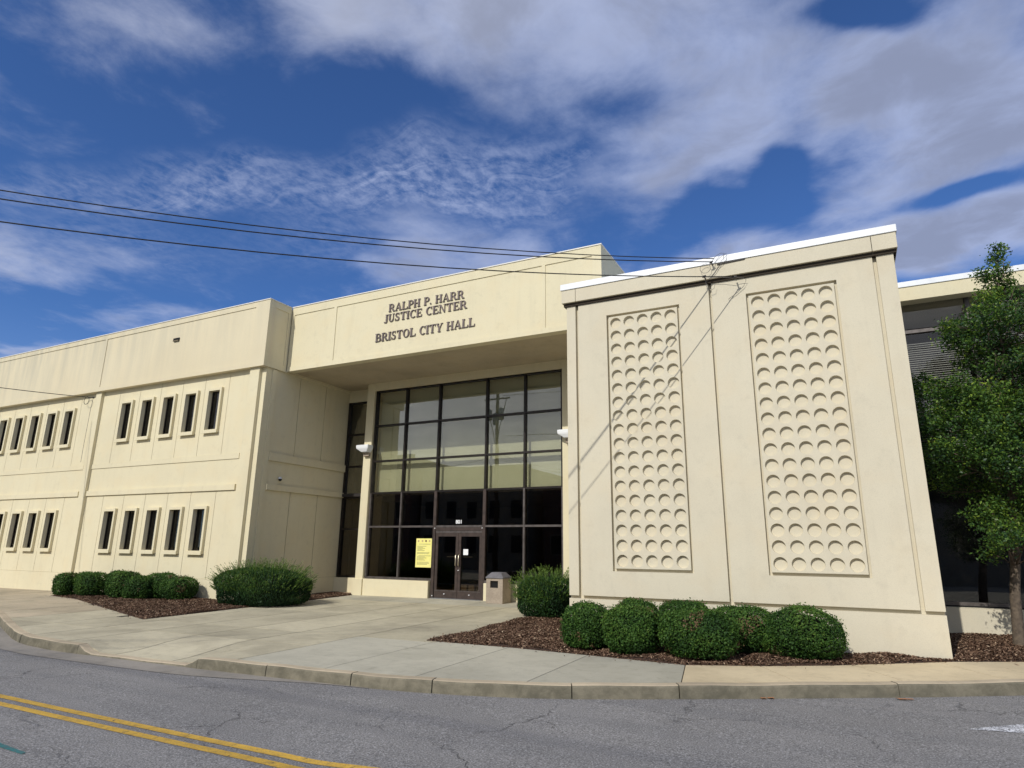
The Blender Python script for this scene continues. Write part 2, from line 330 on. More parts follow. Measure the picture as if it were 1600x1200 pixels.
# ------------------------------------------------------------------ mesh helpers
COL = scene.collection
def empty(name, loc=(0, 0, 0), label=None, cat=None, group=None):
    o = bpy.data.objects.new(name, None); o.location = loc; COL.objects.link(o); tag(o, label, cat, group); return o
def tag(o, label=None, cat=None, group=None, kind=None):
    if label: o['label'] = label
    if cat: o['category'] = cat
    if group: o['group'] = group
    if kind: o['kind'] = kind
    return o
def link(name, me, parent=None):
    o = bpy.data.objects.new(name, me); COL.objects.link(o)
    if parent:
        o.parent = parent
        w = parent; inv = Vector((0, 0, 0))
        while w: inv -= w.location; w = w.parent
        o.location = inv
    return o
class MB:
    def __init__(s): s.v = []; s.f = []; s.m = []
    def add(s, vs, fs, mi=0):
        b = len(s.v); s.v += [tuple(x) for x in vs]; s.f += [tuple(b+i for i in f) for f in fs]; s.m += [mi]*len(fs)
    def box(s, x0, x1, y0, y1, z0, z1, mi=0):
        vs = [(x0, y0, z0), (x1, y0, z0), (x1, y1, z0), (x0, y1, z0), (x0, y0, z1), (x1, y0, z1), (x1, y1, z1), (x0, y1, z1)]
        s.add(vs, [(3, 2, 1, 0), (4, 5, 6, 7), (0, 1, 5, 4), (1, 2, 6, 5), (2, 3, 7, 6), (3, 0, 4, 7)], mi); return s
    def tube(s, pts, r, n=8, mi=0, cap=True):
        pts = [Vector(p) for p in pts]; rs = r if isinstance(r, (list, tuple)) else [r]*len(pts)
        rings = []
        for i, p in enumerate(pts):
            d = (pts[min(i+1, len(pts)-1)] - pts[max(i-1, 0)]).normalized()
            a = d.cross(Vector((0, 0, 1)) if abs(d.z) < .9 else Vector((1, 0, 0))).normalized(); b2 = d.cross(a)
            rings.append([p + rs[i]*(math.cos(2*math.pi*k/n)*a + math.sin(2*math.pi*k/n)*b2) for k in range(n)])
        vs = [q for ring in rings for q in ring]; fs = []
        for i in range(len(pts)-1):
            for k in range(n):
                fs.append((i*n+k, (i+1)*n+k, (i+1)*n+(k+1) % n, i*n+(k+1) % n))
        if cap: fs.append(tuple(range(n))); fs.append(tuple(reversed(range((len(pts)-1)*n, len(pts)*n))))
        s.add(vs, fs, mi); return s
    def mesh(s, name, mats, smooth_=False):
        me = bpy.data.meshes.new(name); me.from_pydata(s.v, [], s.f)
        for m in (mats if isinstance(mats, (list, tuple)) else [mats]): me.materials.append(M[m] if isinstance(m, str) else m)
        me.polygons.foreach_set('material_index', s.m)
        if smooth_: me.polygons.foreach_set('use_smooth', [True]*len(s.f))
        me.update(); return me
    def obj(s, name, mats, parent=None, smooth_=False):
        return link(name, s.mesh(name, mats, smooth_), parent)
def bevel(o, w=.006, seg=1):
    bm = bmesh.new(); bm.from_mesh(o.data)
    bmesh.ops.bevel(bm, geom=[e for e in bm.edges], offset=w, segments=seg, affect='EDGES', clamp_overlap=True)
    bm.to_mesh(o.data); bm.free(); return o
def box(name, m, parent, x0, x1, y0, y1, z0, z1, bv=0.0):
    o = MB().box(x0, x1, y0, y1, z0, z1).obj(name, m, parent)
    if bv: bevel(o, bv)
    return o
def plate(name, m, parent, x0, x1, z0, z1, yf, yb, holes=(), axis='Y', back=False):
    """front-facing slab with rectangular holes; axis Y: faces -Y at y=yf; axis X: faces +X at x=yf (x0,x1 are then y)"""
    xs = sorted({x0, x1, *[h[0] for h in holes], *[h[1] for h in holes]}); zs = sorted({z0, z1, *[h[2] for h in holes], *[h[3] for h in holes]})
    b = MB()
    def P(x, y, z): return (x, y, z) if axis == 'Y' else (y, x, z)
    for i in range(len(xs)-1):
        for j in range(len(zs)-1):
            cx, cz = (xs[i]+xs[i+1])/2, (zs[j]+zs[j+1])/2
            if any(h[0] < cx < h[1] and h[2] < cz < h[3] for h in holes): continue
            b.add([P(xs[i], yf, zs[j]), P(xs[i+1], yf, zs[j]), P(xs[i+1], yf, zs[j+1]), P(xs[i], yf, zs[j+1])], [(0, 1, 2, 3)])
    def ring(a0, a1, c0, c1):
        for (p, q) in (((a0, c0), (a1, c0)), ((a1, c0), (a1, c1)), ((a1, c1), (a0, c1)), ((a0, c1), (a0, c0))):
            b.add([P(p[0], yf, p[1]), P(q[0], yf, q[1]), P(q[0], yb, q[1]), P(p[0], yb, p[1])], [(0, 1, 2, 3)])
    ring(x0, x1, z0, z1)
    for h in holes: ring(*h)
    return b.obj(name, m, parent)

# ground surface of the site: a gentle fall towards the road, with a dropped kerb ramp at the left
def G(x, y): return -1.42 + .0055*(x-1.11) + .015*(y-11.3)
def sst(t): t = min(max(t, 0), 1); return t*t*(3-2*t)
def H(x, y):
    fx = sst((x+11.25)/.35)*sst((-8.35-x)/.30); fy = sst((8.3-y)/1.35) if y > 6.9 else 1.0
    return G(x, y) - .115*fx*fy
def ROAD(x, y): return G(x, min(y, 14)) - .145

# =================================================================== SETTING
def sheet(name, m, pts, zf, kind='structure'):
    b = MB(); b.add([(x, y, zf(x, y)) for x, y in pts], [tuple(range(len(pts)))]); o = b.obj(name, m); tag(o, kind=kind); return o
b = MB(); b.add([(-900, -900, -1.95), (900, -900, -1.95), (900, 900, -1.95), (-900, 900, -1.95)], [(0, 1, 2, 3)]); tag(b.obj('ground', 'earth'), kind='structure')
b = MB()
xs = np.linspace(-60, 40, 41); ys = np.linspace(1.6, 30, 21)
for i in range(len(xs)-1):
    for j in range(len(ys)-1):
        q = [(xs[i], ys[j]), (xs[i+1], ys[j]), (xs[i+1], ys[j+1]), (xs[i], ys[j+1])]
        if q[0][1] > 17 and -40 < q[0][0] < 12: continue
        b.add([(x, y, ROAD(x, y)) for x, y in q], [(0, 1, 2, 3)])
tag(b.obj('road', 'asphalt'), kind='structure')
box('pavement_opposite', 'slab_grey', None, -60, 40, -12.5, 1.6, -1.95, -1.60); tag(bpy.data.objects['pavement_opposite'], kind='structure')

CURB = [(-40, 12.2), (-30, 11.6), (-22, 10.1), (-18.2, 8.85), (-16, 7.98), (-13.6, 7.06), (-12.3, 6.80), (-11.2, 6.74), (-8.5, 6.76), (-5.71, 6.87), (-4.6, 7.0), (-3.3, 7.36), (-1.9, 8.04), (.31, 9.25), (1.66, 10.06), (5, 12.1), (12, 16.4)]
def catmull(pts, n=6):
    out = []
    P_ = [pts[0]] + pts + [pts[-1]]
    for i in range(1, len(P_)-2):
        p0, p1, p2, p3 = [np.array(p, float) for p in P_[i-1:i+3]]
        for k in range(n):
            t = k/n; out.append(tuple(.5*((2*p1)+(-p0+p2)*t+(2*p0-5*p1+4*p2-p3)*t*t+(-p0+3*p1-3*p2+p3)*t**3)))
    out.append(tuple(pts[-1])); return out
CF = catmull(CURB)
def offset(line, d):
    out = []
    for i, p in enumerate(line):
        a = np.array(line[max(i-1, 0)]); c = np.array(line[min(i+1, len(line)-1)]); t = (c-a)/np.linalg.norm(c-a)
        out.append((p[0]-t[1]*d, p[1]+t[0]*d))
    return out
CBK = offset(CF, .15)
# kerb stones
def resample(line, step=.12):
    L_ = [np.array(p) for p in line]; out = [L_[0]]; 
    for a, c in zip(L_[:-1], L_[1:]):
        n = max(1, int(np.linalg.norm(c-a)/step))
        for k in range(1, n+1): out.append(a+(c-a)*k/n)
    return out
RS = resample(CF, .15)
kerb_root = empty('kerb'); tag(kerb_root, kind='structure')
cuts = [-36, -33.6, -31.2, -28.9, -26.6, -24.3, -22, -19.7, -17.6, -15.5, -13.3, -11.2, -8.4, -7.1, -5.71, -4.59, -3.0, -1.9, .35, 2.4, 4.4, 6.5, 8.5]
for k in range(len(cuts)-1):
    rx = np.array([p[0] for p in RS]); ry = np.array([p[1] for p in RS])
    ends = [np.array((c_, float(np.interp(c_, rx, ry)))) for c_ in (cuts[k], cuts[k+1])]
    seg = [ends[0]] + [p for p in RS if cuts[k]+.03 < p[0] < cuts[k+1]-.03] + [ends[1]]
    b = MB(); rings = []
    for i, p in enumerate(seg):
        a = seg[max(i-1, 0)]; c = seg[min(i+1, len(seg)-1)]; t = (c-a)/np.linalg.norm(c-a); nrm = np.array((-t[1], t[0]))
        e = .006 if i == 0 else (-.006 if i == len(seg)-1 else 0)
        p = p + t*e
        zt = H(p[0], p[1]) + .002 + .004*math.sin(p[0]*5.3+k); zb = ROAD(p[0], p[1]) - .05
        jit = .004*math.sin(p[0]*9+k*2)
        prof = [(-.012+jit, zb), (jit, zt-.028), (.008+jit, zt-.008), (.028, zt), (.146, zt), (.146, zb)]
        rings.append([(p[0]+nrm[0]*d, p[1]+nrm[1]*d, z) for d, z in prof])
    n = 6; vs = [q for r in rings for q in r]; fs = []
    for i in range(len(rings)-1):
        for j in range(n-1): fs.append((i*n+j, (i+1)*n+j, (i+1)*n+j+1, i*n+j+1))
    fs.append(tuple(range(n))); fs.append(tuple(reversed(range((len(rings)-1)*n, len(rings)*n))))
    b.add(vs, fs); b.m = [0 if (len(f) > 4 or (i_ % 5) < 2) else 1 for i_, f in enumerate(fs)]; b.obj('kerb_stone', ['kerb', 'kerb_top'], kerb_root)
# concrete gutter strip at the left half, asphalt lapping over it
gi = [i for i, p in enumerate(CF) if -26 < p[0] < -5.4]
b = MB(); g0 = [CF[i] for i in gi]; g1 = offset(CF, -.42); g1 = [g1[i] for i in gi]
for i in range(len(g0)-1):
    w0 = 1-sst((g0[i][0]+8.6)/3.0)*.92; w1 = 1-sst((g0[i+1][0]+8.6)/3.0)*.92
    q = [g0[i], tuple(np.array(g0[i])*(1-w0)+np.array(g1[i])*w0), tuple(np.array(g0[i+1])*(1-w1)+np.array(g1[i+1])*w1), g0[i+1]]
    b.add([(x, y, ROAD(x, y)+.006) for x, y in q], [(0, 1, 2, 3)])
tag(b.obj('gutter', 'gutter'), kind='structure')

BED_L = [(-22.3, 12.55), (-21.9, 12.14), (-20.05, 11.78), (-16.7, 10.55), (-13.55, 9.42), (-13.62, 11.44), (-13.72, 14.12), (-13.95, 16.7), (-15.18, 16.9), (-15.18, 13.38), (-22.5, 13.38)]
BED_R = [(-6.45, 9.62), (-4.84, 9.60), (-3.43, 9.47), (-2.12, 9.34), (-1.12, 9.76), (-.36, 10.19), (1.12, 11.26), (1.12, 11.33), (-4.5, 11.33), (-4.5, 16.6), (-6.55, 16.6), (-6.36, 13.1), (-6.38, 11.1)]
BED_T = [(1.10, 11.26), (1.97, 11.68), (4.5, 13.25), (6.6, 14.5), (7.6, 15.1), (1.10, 15.1)]
back = [p for p in CBK if p[0] > -39]
PAVED = [(p[0], p[1]) for p in back if p[0] < 11] + [(9, 16.0), (7.6, 15.1), (6.6, 14.5), (4.5, 13.25), (1.97, 11.68), (1.12, 11.26), (-.36, 10.19), (-1.12, 9.76), (-2.12, 9.34), (-3.43, 9.47), (-4.84, 9.60), (-6.45, 9.62),
        (-6.38, 11.1), (-6.36, 13.1), (-6.55, 16.75), (-13.95, 16.75), (-13.72, 14.12), (-13.62, 11.44), (-13.55, 9.42), (-16.7, 10.55), (-20.05, 11.78), (-21.9, 12.14), (-22.3, 12.55), (-22.5, 13.42), (-39, 13.42)]
def clip(poly, conv):
    out = list(poly)
    for i in range(len(conv)):
        a, c = conv[i], conv[(i+1) % len(conv)]; inp = out; out = []
        if not inp: return []
        def side(p): return (c[0]-a[0])*(p[1]-a[1]) - (c[1]-a[1])*(p[0]-a[0])
        for j in range(len(inp)):
            p, q = inp[j], inp[(j+1) % len(inp)]; sp, sq = side(p), side(q)
            if sp >= 0: out.append(p)
            if (sp > 0 > sq) or (sp < 0 < sq):
                t = sp/(sp-sq); out.append((p[0]+(q[0]-p[0])*t, p[1]+(q[1]-p[1])*t))
    return out
def area(p): return .5*sum(p[i][0]*p[(i+1) % len(p)][1]-p[(i+1) % len(p)][0]*p[i][1] for i in range(len(p)))
def shrink(q, d):
    out = []; n = len(q)
    ls = []
    for i in range(n):
        a, c = np.array(q[i]), np.array(q[(i+1) % n]); t = (c-a)/np.linalg.norm(c-a); nn = np.array((-t[1], t[0])); ls.append((a+nn*d, t))
    for i in range(n):
        (p, t), (q2, s) = ls[i-1], ls[i]; A = np.array([t, -s]).T; k = np.linalg.solve(A, q2-p); out.append(tuple(p+t*k[0]))
    return out
def surface(name, m, parent, poly, cell, zf, step=.35, skirt=.03):
    c = clip(poly, shrink(cell, {'slab_tan': .0115, 'slab_pink': .0115}.get(m, .006))) if cell else poly
    if len(c) < 3 or abs(area(c)) < .02: return None
    x0, x1 = min(p[0] for p in c), max(p[0] for p in c); y0, y1 = min(p[1] for p in c), max(p[1] for p in c)
    nx, ny = max(1, math.ceil((x1-x0)/step)), max(1, math.ceil((y1-y0)/step)); bm = bmesh.new(); key = {}
    def V(x, y):
        k = (round(x, 4), round(y, 4))
        if k not in key: key[k] = bm.verts.new((x, y, zf(x, y)))
        return key[k]
    for i in range(nx):
        for j in range(ny):
            a, b_ = x0+(x1-x0)*i/nx, x0+(x1-x0)*(i+1)/nx; e, f = y0+(y1-y0)*j/ny, y0+(y1-y0)*(j+1)/ny
            q = clip(c, [(a, e), (b_, e), (b_, f), (a, f)])
            if len(q) < 3 or abs(area(q)) < 1e-5: continue
            vs = []
            for p in q:
                v = V(*p)
                if v not in vs: vs.append(v)
            if len(vs) > 2:
                try: bm.faces.new(vs)
                except ValueError: pass
    if skirt:
        be = [e for e in bm.edges if len(e.link_faces) == 1]
        r = bmesh.ops.extrude_edge_only(bm, edges=be)
        for g in r['geom']:
            if isinstance(g, bmesh.types.BMVert): g.co.z -= skirt
    bmesh.ops.recalc_face_normals(bm, faces=bm.faces)
    if sum(f.normal.z for f in bm.faces) < 0: bmesh.ops.reverse_faces(bm, faces=bm.faces)
    me = bpy.data.meshes.new(name); bm.to_mesh(me); bm.free(); me.materials.append(M[m]); return link(name, me, parent)
pav = empty('pavement'); tag(pav, kind='structure')
surface('joint_bed', 'joint_base', pav, PAVED, None, lambda x, y: H(x, y)-.014, .35, 0)
def quad(x0, x1, y0, y1): return [(x0, y0), (x1, y0), (x1, y1), (x0, y1)]
XL = [-7.8-1.32*i for i in range(0, 5)]                           # plaza joints
for i in range(len(XL)-1):
    for (y0, y1) in ((5, 8.35), (8.35, 9.5), (9.5, 12.3), (12.3, 15.25), (15.25, 17)):
        surface('concrete_slab', 'slab_tan' if y1 < 17 else 'slab_grey', pav, PAVED, quad(XL[i+1], XL[i], y0, y1), H)
for (y0, y1) in ((9.5, 12.3), (12.3, 15.25), (15.25, 17)):
    surface('concrete_slab', 'slab_tan' if y1 < 17 else 'slab_grey', pav, PAVED, quad(-7.8, -6.2, y0, y1), H)
    surface('concrete_slab', 'slab_tan' if y1 < 17 else 'slab_grey', pav, PAVED, quad(-14.4, XL[-1], y0, y1), H)
XW = [XL[-1], -14.6, -16.3, -18, -19.8, -21.6, -23.6, -26, -29, -33, -38]
for i in range(len(XW)-1):
    for (y0, y1) in ((5, 8.2), (8.2, 9.5), (9.5, 10.9), (10.9, 13.45)):
        if i == 0 and y0 > 9: continue
        surface('concrete_slab', 'slab_pink' if i > 1 else 'slab_tan', pav, PAVED, quad(XW[i+1], XW[i], y0, y1), H)
for x0, x1 in ((-7.8, -6.25), (-6.25, -4.9), (-4.9, -3.545)):
    surface('concrete_slab', 'slab_grey', pav, PAVED, quad(x0, x1, 5, 9.5 if x0 < -7 else 9.7), H)
e0 = np.array((-2.11, 9.34)); e1 = np.array((-1.87, 7.97)); ed = (e1-e0)/np.linalg.norm(e1-e0)
surface('concrete_slab', 'slab_grey', pav, PAVED, [(-3.545, 5), tuple(e1+ed*3), tuple(e0-ed*.6), (-3.545, 9.8)], H)
dv = np.array((.862, .507)); nv = np.array((-.507, .862)); base = np.array((-1.87, 7.97))
prev = [tuple(e1+ed*3), tuple(e0-ed*1.0)]
for k in range(1, 10):
    p = base + dv*(1.28*k) + np.array((.15, .1)); lo, hi = tuple(p-nv*1.5), tuple(p+nv*2.6)
    surface('concrete_slab', 'slab_cream', pav, PAVED, [prev[0], lo, hi, prev[1]], H); prev = [lo, hi]

# road markings
def strip(name, m, pts, w, lift, grp=None):
    b = MB(); l0 = pts; l1 = offset(pts, w)
    for i in range(len(l0)-1):
        q = [l0[i], l0[i+1], l1[i+1], l1[i]]; b.add([(x, y, ROAD(x, y)+lift) for x, y in q], [(0, 1, 2, 3)])
    return tag(b.obj(name, m), kind='structure')
YA = catmull([(-40, 7.6), (-24, 5.6), (-15, 4.78), (-9, 4.56), (-4.8, 4.47), (-3.5, 4.53), (0, 5.2), (6, 8), (14, 12.6)], 8)
strip('road_marking', 'yellow_paint', YA, .095, .004); strip('road_marking', 'yellow_paint', offset(YA, -.19), .095, .004)
b = MB(); pl = [(.84, 8.05), (1.45, 8.16), (2.4, 8.72), (2.5, 9.50), (1.6, 8.74)]
b.add([(x, y, ROAD(x, y)+.004) for x, y in pl], [tuple(range(5))]); tag(b.obj('road_marking', 'white_paint'), kind='structure')
b = MB(); pl = [(-7.6, 3.60), (-6.9, 3.56), (-6.40, 3.53), (-6.42, 3.575), (-6.95, 3.625), (-7.6, 3.69)]
b.add([(x, y, ROAD(x, y)+.004) for x, y in pl], [tuple(range(6))]); tag(b.obj('road_marking', 'teal_paint'), kind='structure')

# =================================================================== BUILDING
hall = empty('city_hall', (-8, 16, -1.45), 'cream stucco two storey city hall with tall dark glass entrance and dimpled wall panels', 'building')
ZB = -1.75
# ---- right hand block (dimpled panels)
TX0, TX1, TY = -4.56, 1.13, 11.315
box('wall_core', 'cream_tower', hall, TX0+.004, TX1-.004, TY+.07, 22, ZB, 4.78)
plate('edge_pier', 'cream_tower', hall, TX0, -4.375, -.775, 4.725, TY, TY+.12)
plate('edge_pier', 'cream_tower', hall, .885, TX1, -.775, 4.725, TY, TY+.12)
grids = [(-3.735, -2.335), (-1.165, .27)]
plate('wall_panel', 'cream_tower', hall, -4.315, -1.795, -.77, 4.725, TY, TY+.12, [(grids[0][0], grids[0][1], -.345, 4.425)])
plate('wall_panel', 'cream_tower', hall, -1.74, .825, -.77, 4.725, TY, TY+.12, [(grids[1][0], grids[1][1], -.345, 4.425)])
o = box('plinth', 'cream_tower', hall, TX0-.001, TX1+.001, TY, TY+.12, ZB, -.825)
# dimple tiles: 18 rows x 5 columns in each grid, one shared mesh
def dimple_mesh(w, h, r, d):
    b = MB(); n = 24; c = [(r*math.cos(2*math.pi*k/n), r*math.sin(2*math.pi*k/n)) for k in range(n)]
    sq = []
    for k in range(n):
        a = 2*math.pi*k/n; x, z = math.cos(a), math.sin(a); s = min(w/2/abs(x) if abs(x) > 1e-6 else 9, h/2/abs(z) if abs(z) > 1e-6 else 9); sq.append((x*s, z*s))
    vs = [(x, 0, z) for x, z in sq] + [(x, 0, z) for x, z in c] + [(x*1.0, d*.35, z*1.0) for x, z in c] + [(x*.94, d, z*.94) for x, z in c] + [(0, d, 0)]
    for k in range(n):
        j = (k+1) % n
        b_ = [(k, j, n+j, n+k), (n+k, n+j, 2*n+j, 2*n+k), (2*n+k, 2*n+j, 3*n+j, 3*n+k), (3*n+k, 3*n+j, 4*n)]
        if k == 0: fs = []
        fs += b_
    # corners
    cor = [(w/2, h/2), (-w/2, h/2), (-w/2, -h/2), (w/2, -h/2)]
    b.add(vs, fs)
    for cx, cz in cor:
        a = math.atan2(cz, cx) % (2*math.pi); k = int(a/(2*math.pi/n)) % n; j = (k+1) % n
        b.add([(cx, 0, cz), (sq[k][0], 0, sq[k][1]), (sq[j][0], 0, sq[j][1])], [(0, 1, 2)])
    return b
for gi_, (gx0, gx1) in enumerate(grids):
    m0, m1, z0, z1 = gx0+.045, gx1-.045, -.295, 4.375
    w, h = (m1-m0)/5, (z1-z0)/18
    me = dimple_mesh(w, h, .105, .055).mesh('dimple_tile', 'cream_tower')
    bm = bmesh.new(); bm.from_mesh(me); bmesh.ops.remove_doubles(bm, verts=bm.verts, dist=1e-5); bmesh.ops.recalc_face_normals(bm, faces=bm.faces); bm.to_mesh(me); bm.free()
    gp = plate('dimple_panel', 'cream_tower', hall, m0-.004, m1+.004, z0-.004, z1+.004, TY+.008, TY+.12, [(m0+.001, m1-.001, z0+.001, z1-.001)])
    for r_ in range(18):
        for c_ in range(5):
            t = bpy.data.objects.new('dimple_tile', me); COL.objects.link(t); t.parent = gp
            t.location = (m0+w*(c_+.5), TY+.004, z0+h*(r_+.5))
    box('groove_back', 'cream_tower', hall, gx0-.1, gx1+.1, TY+.068, TY+.0695, -.4, 4.5)
# parapet band, coping
for (a, c) in ((TX0-.075, -4.345), (-4.335, .832), (.842, TX1+.065)):
    box('parapet_band', 'cream_tower', hall, a, c, TY-.085, TY+.3, 4.79, 5.055)
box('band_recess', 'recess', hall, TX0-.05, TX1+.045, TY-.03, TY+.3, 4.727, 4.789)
box('parapet_band', 'cream_tower', hall, TX0-.075, TX0+.2, TY+.303, 22, 4.79, 5.055); box('parapet_band', 'cream_tower', hall, TX1-.2, TX1+.065, TY+.302, 22, 4.79, 5.055)
box('coping', 'white_metal', hall, TX0-.095, TX1+.085, TY-.105, 22.02, 5.060, 5.185, .004)
# ---- central fascia and soffit
CFY, CX0, CX1 = 14.1, -15.10, -4.75
def framed(name, m, x0, x1, z0, z1, yf, wins, depth=.022, axis='Y', yb=.25, sgn=1):
    plate(name, m, hall, x0, x1, z0, z1, yf, yf+sgn*yb, wins, axis)
    for w in wins: plate('inset_panel', m, hall, w[0]-.001, w[1]+.001, w[2]-.001, w[3]+.001, yf+sgn*depth, yf+sgn*(depth+.05), (), axis)
framed('fascia', 'cream', CX0+.004, CX1-.004, 5.30, 7.41, CFY, [(-15.0, -13.36, 5.44, 7.16), (-13.25, -6.37, 5.44, 7.16), (-6.27, -4.86, 5.44, 7.16)])
box('drip_edge', 'drip', hall, CX0+.01, CX1+.02, CFY-.02, CFY+.25, 7.413, 7.440)
plate('fascia', 'cream', hall, CFY+.002, 24, 5.301, 7.409, CX1, CX1-.25, (), 'X')
box('drip_edge', 'drip', hall, CX1-.2, CX1+.02, CFY+.252, 24, 7.413, 7.440)
box('upper_wall_core', 'cream', hall, CX0-.3, CX1-.01, CFY+.12, 24, 5.42, 7.38)
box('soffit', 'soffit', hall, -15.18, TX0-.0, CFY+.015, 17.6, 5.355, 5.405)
# ---- entrance wall: columns, beam, low walls
EY = 16.6
box('column', 'cream', hall, -13.92, -13.62, EY, EY+.75, ZB, 5.352, .01)
box('column', 'cream', hall, -6.86, -4.52, EY, EY+.6, ZB, 5.352)
box('beam', 'cream', hall, -13.618, -6.862, EY+.004, EY+.5, 5.10, 5.353)
box('beam', 'cream', hall, -15.18, -13.922, 17.15, 17.6, 4.93, 5.353)
box('low_wall', 'cream', hall, -13.618, -11.17, EY-.0, EY+.5, ZB, -.925, .008)
box('low_wall', 'cream', hall, -9.30, -6.862, EY-.0, EY+.5, ZB, -.925, .008)
box('low_wall', 'cream', hall, -15.18, -13.922, 17.05, 17.6, ZB, -.94, .008)
box('column_base', 'cream', hall, -13.99, -13.60, EY-.05, EY+.35, ZB, -.93, .008)
# curtain wall
cw = empty('curtain_wall'); cw.parent = hall; cw.location = (0, 0, 0); cw.matrix_parent_inverse = Matrix()
cw.location = Vector((-10, 16.7, 0)) - hall.location
def cbox(name, m, *a, bv=0):
    o = MB().box(*a).obj(name, m, cw)
    return o
GY = 16.74
VX = [-13.60, -12.36, -11.08, -9.37, -8.085, -6.88]
ZT = [-.88, .655, 1.71, 2.735, 3.905, 5.08]
fw = .055
for i, x in enumerate(VX):
    a, c = (x, x+fw) if i == 0 else ((x-fw, x) if i == 5 else (x-fw/2, x+fw/2))
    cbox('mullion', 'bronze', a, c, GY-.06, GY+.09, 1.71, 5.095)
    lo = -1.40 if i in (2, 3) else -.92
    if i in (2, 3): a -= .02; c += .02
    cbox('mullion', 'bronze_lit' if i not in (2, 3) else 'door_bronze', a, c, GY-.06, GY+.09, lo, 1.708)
for j, z in enumerate(ZT):
    for i in range(5):
        if j == 0 and i == 2: continue
        a = VX[i]+(fw if i == 0 else fw/2)+.002; c = VX[i+1]-(fw if i == 4 else fw/2)-.002
        if i == 2 and j < 2: a += .02; c -= .02
        if i == 1 and j < 2: c -= .02
        if i == 3 and j < 2: a += .02
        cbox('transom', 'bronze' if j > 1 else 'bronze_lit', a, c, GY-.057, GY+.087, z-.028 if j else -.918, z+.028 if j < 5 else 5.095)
for j in range(5):
    for i in range(5):
        if j == 0 and i == 2: continue
        o = cbox('pane', 'glass' if j > 1 else 'glass_low', VX[i]+.01, VX[i+1]-.01, GY+.01, GY+.018, ZT[j]+.01, ZT[j+1]-.01)
# narrow bay left of the column
nb = empty('side_curtain_wall'); nb.parent = hall; nb.location = Vector((-14.5, 17.2, 0)) - hall.location
def nbox(name, m, *a): return MB().box(*a).obj(name, m, nb)
NY = 17.2
for x in (-15.13, -13.99): nbox('mullion', 'bronze', x-.04, x+.04, NY-.05, NY+.08, -.94, 4.93)
NZ = [-.90, .60, 1.64, 2.68, 3.78, 4.90]
for j, z in enumerate(NZ): nbox('transom', 'bronze', -15.088, -14.032, NY-.047, NY+.077, z-.03, z+.028)
for j in range(5): nbox('pane', 'glass' if j > 1 else 'glass_low', -15.10, -14.02, NY+.01, NY+.018, NZ[j]+.01, NZ[j+1]-.01)
# the double door
door = empty('entrance_door'); door.parent = hall; door.location = Vector((-10.2, 16.75, -1.4)) - hall.location
def dbox(name, m, *a): return MB().box(*a).obj(name, m, door)
dx0, dx1, dm = -11.025, -9.425, -10.225
dbox('door_header', 'door_bronze', dx0, dx1, GY-.05, GY+.08, .525, .624)
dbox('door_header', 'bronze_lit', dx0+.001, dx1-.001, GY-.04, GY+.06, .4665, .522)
for (a, c) in ((dx0+.004, dm-.005), (dm+.005, dx1-.004)):
    st = .085
    plate('door_frame', 'door_bronze', door, a, c, -1.385, .464, GY-.035, GY+.03, [(a+st, c-st, -1.16, .36)])
    dbox('door_pane', 'glass_low', a+st-.005, c-st+.005, GY-.008, GY+.0, -1.165, .365)
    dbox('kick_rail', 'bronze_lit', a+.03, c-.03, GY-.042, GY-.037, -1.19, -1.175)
for x in (dm-.05, dm+.05):
    b = MB(); b.tube([(x, GY-.05, -.49), (x, GY-.095, -.46), (x, GY-.095, -.18), (x, GY-.05, -.15)], .016, 8); b.obj('handle', 'handle', door, True)
for (x, z) in ((dm-.42, -1.27), (dm+.42, -1.27), (dm+.04, -.60), (dx0-.02, .60), (dx1+.01, .60), (dx0-.03, -1.33)):
    b = MB(); b.tube([(x, GY-.08, z), (x, GY-.03, z)], .014, 8); b.obj('door_fitting', 'paper', door)
for x0_, x1_ in ((-10.66, -10.35), (-10.10, -9.80)): dbox('push_bar', 'handle', x0_, x1_, GY+.05, GY+.075, -.235, -.205)
box('threshold', 'steel', hall, -11.05, -9.40, 16.58, 16.82, -1.42, -1.388)
# interior seen through the glass
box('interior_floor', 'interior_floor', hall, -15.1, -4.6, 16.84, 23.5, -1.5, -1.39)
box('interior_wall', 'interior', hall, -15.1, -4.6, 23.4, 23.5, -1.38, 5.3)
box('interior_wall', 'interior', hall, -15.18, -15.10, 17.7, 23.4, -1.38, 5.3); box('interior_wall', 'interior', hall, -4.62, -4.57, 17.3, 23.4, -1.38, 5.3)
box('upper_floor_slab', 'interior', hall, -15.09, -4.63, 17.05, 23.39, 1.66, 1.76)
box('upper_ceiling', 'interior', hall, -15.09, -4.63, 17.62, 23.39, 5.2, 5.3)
box('window_shade', 'olive', hall, -13.58, -6.9, 16.98, 16.99, 1.765, 5.09); box('window_shade', 'olive', hall, -14.25, -14.03, 17.45, 17.46, 1.765, 4.9)
for k, x in enumerate((-10.95, -10.66, -10.42, -10.16, -9.93)):
    box('reflected_block', 'interior_floor', hall, x, x+.20, 17.6+.04*k, 17.9, -1.388, -1.05)  # boxes stand in for a block wall mirrored in the door glass
b = MB(); b.add([(-10.0, 17.0, -1.36), (-9.96, 17.0, -1.36), (-9.50, 17.9, -.75), (-9.54, 17.9, -.75), (-10.0, 17.05, -1.39), (-9.96, 17.05, -1.39), (-9.50, 17.95, -.78), (-9.54, 17.95, -.78)], [(0, 1, 2, 3), (4, 7, 6, 5), (0, 4, 5, 1), (1, 5, 6, 2), (2, 6, 7, 3), (3, 7, 4, 0)]); b.obj('interior_ramp_rail', 'white_metal', hall)
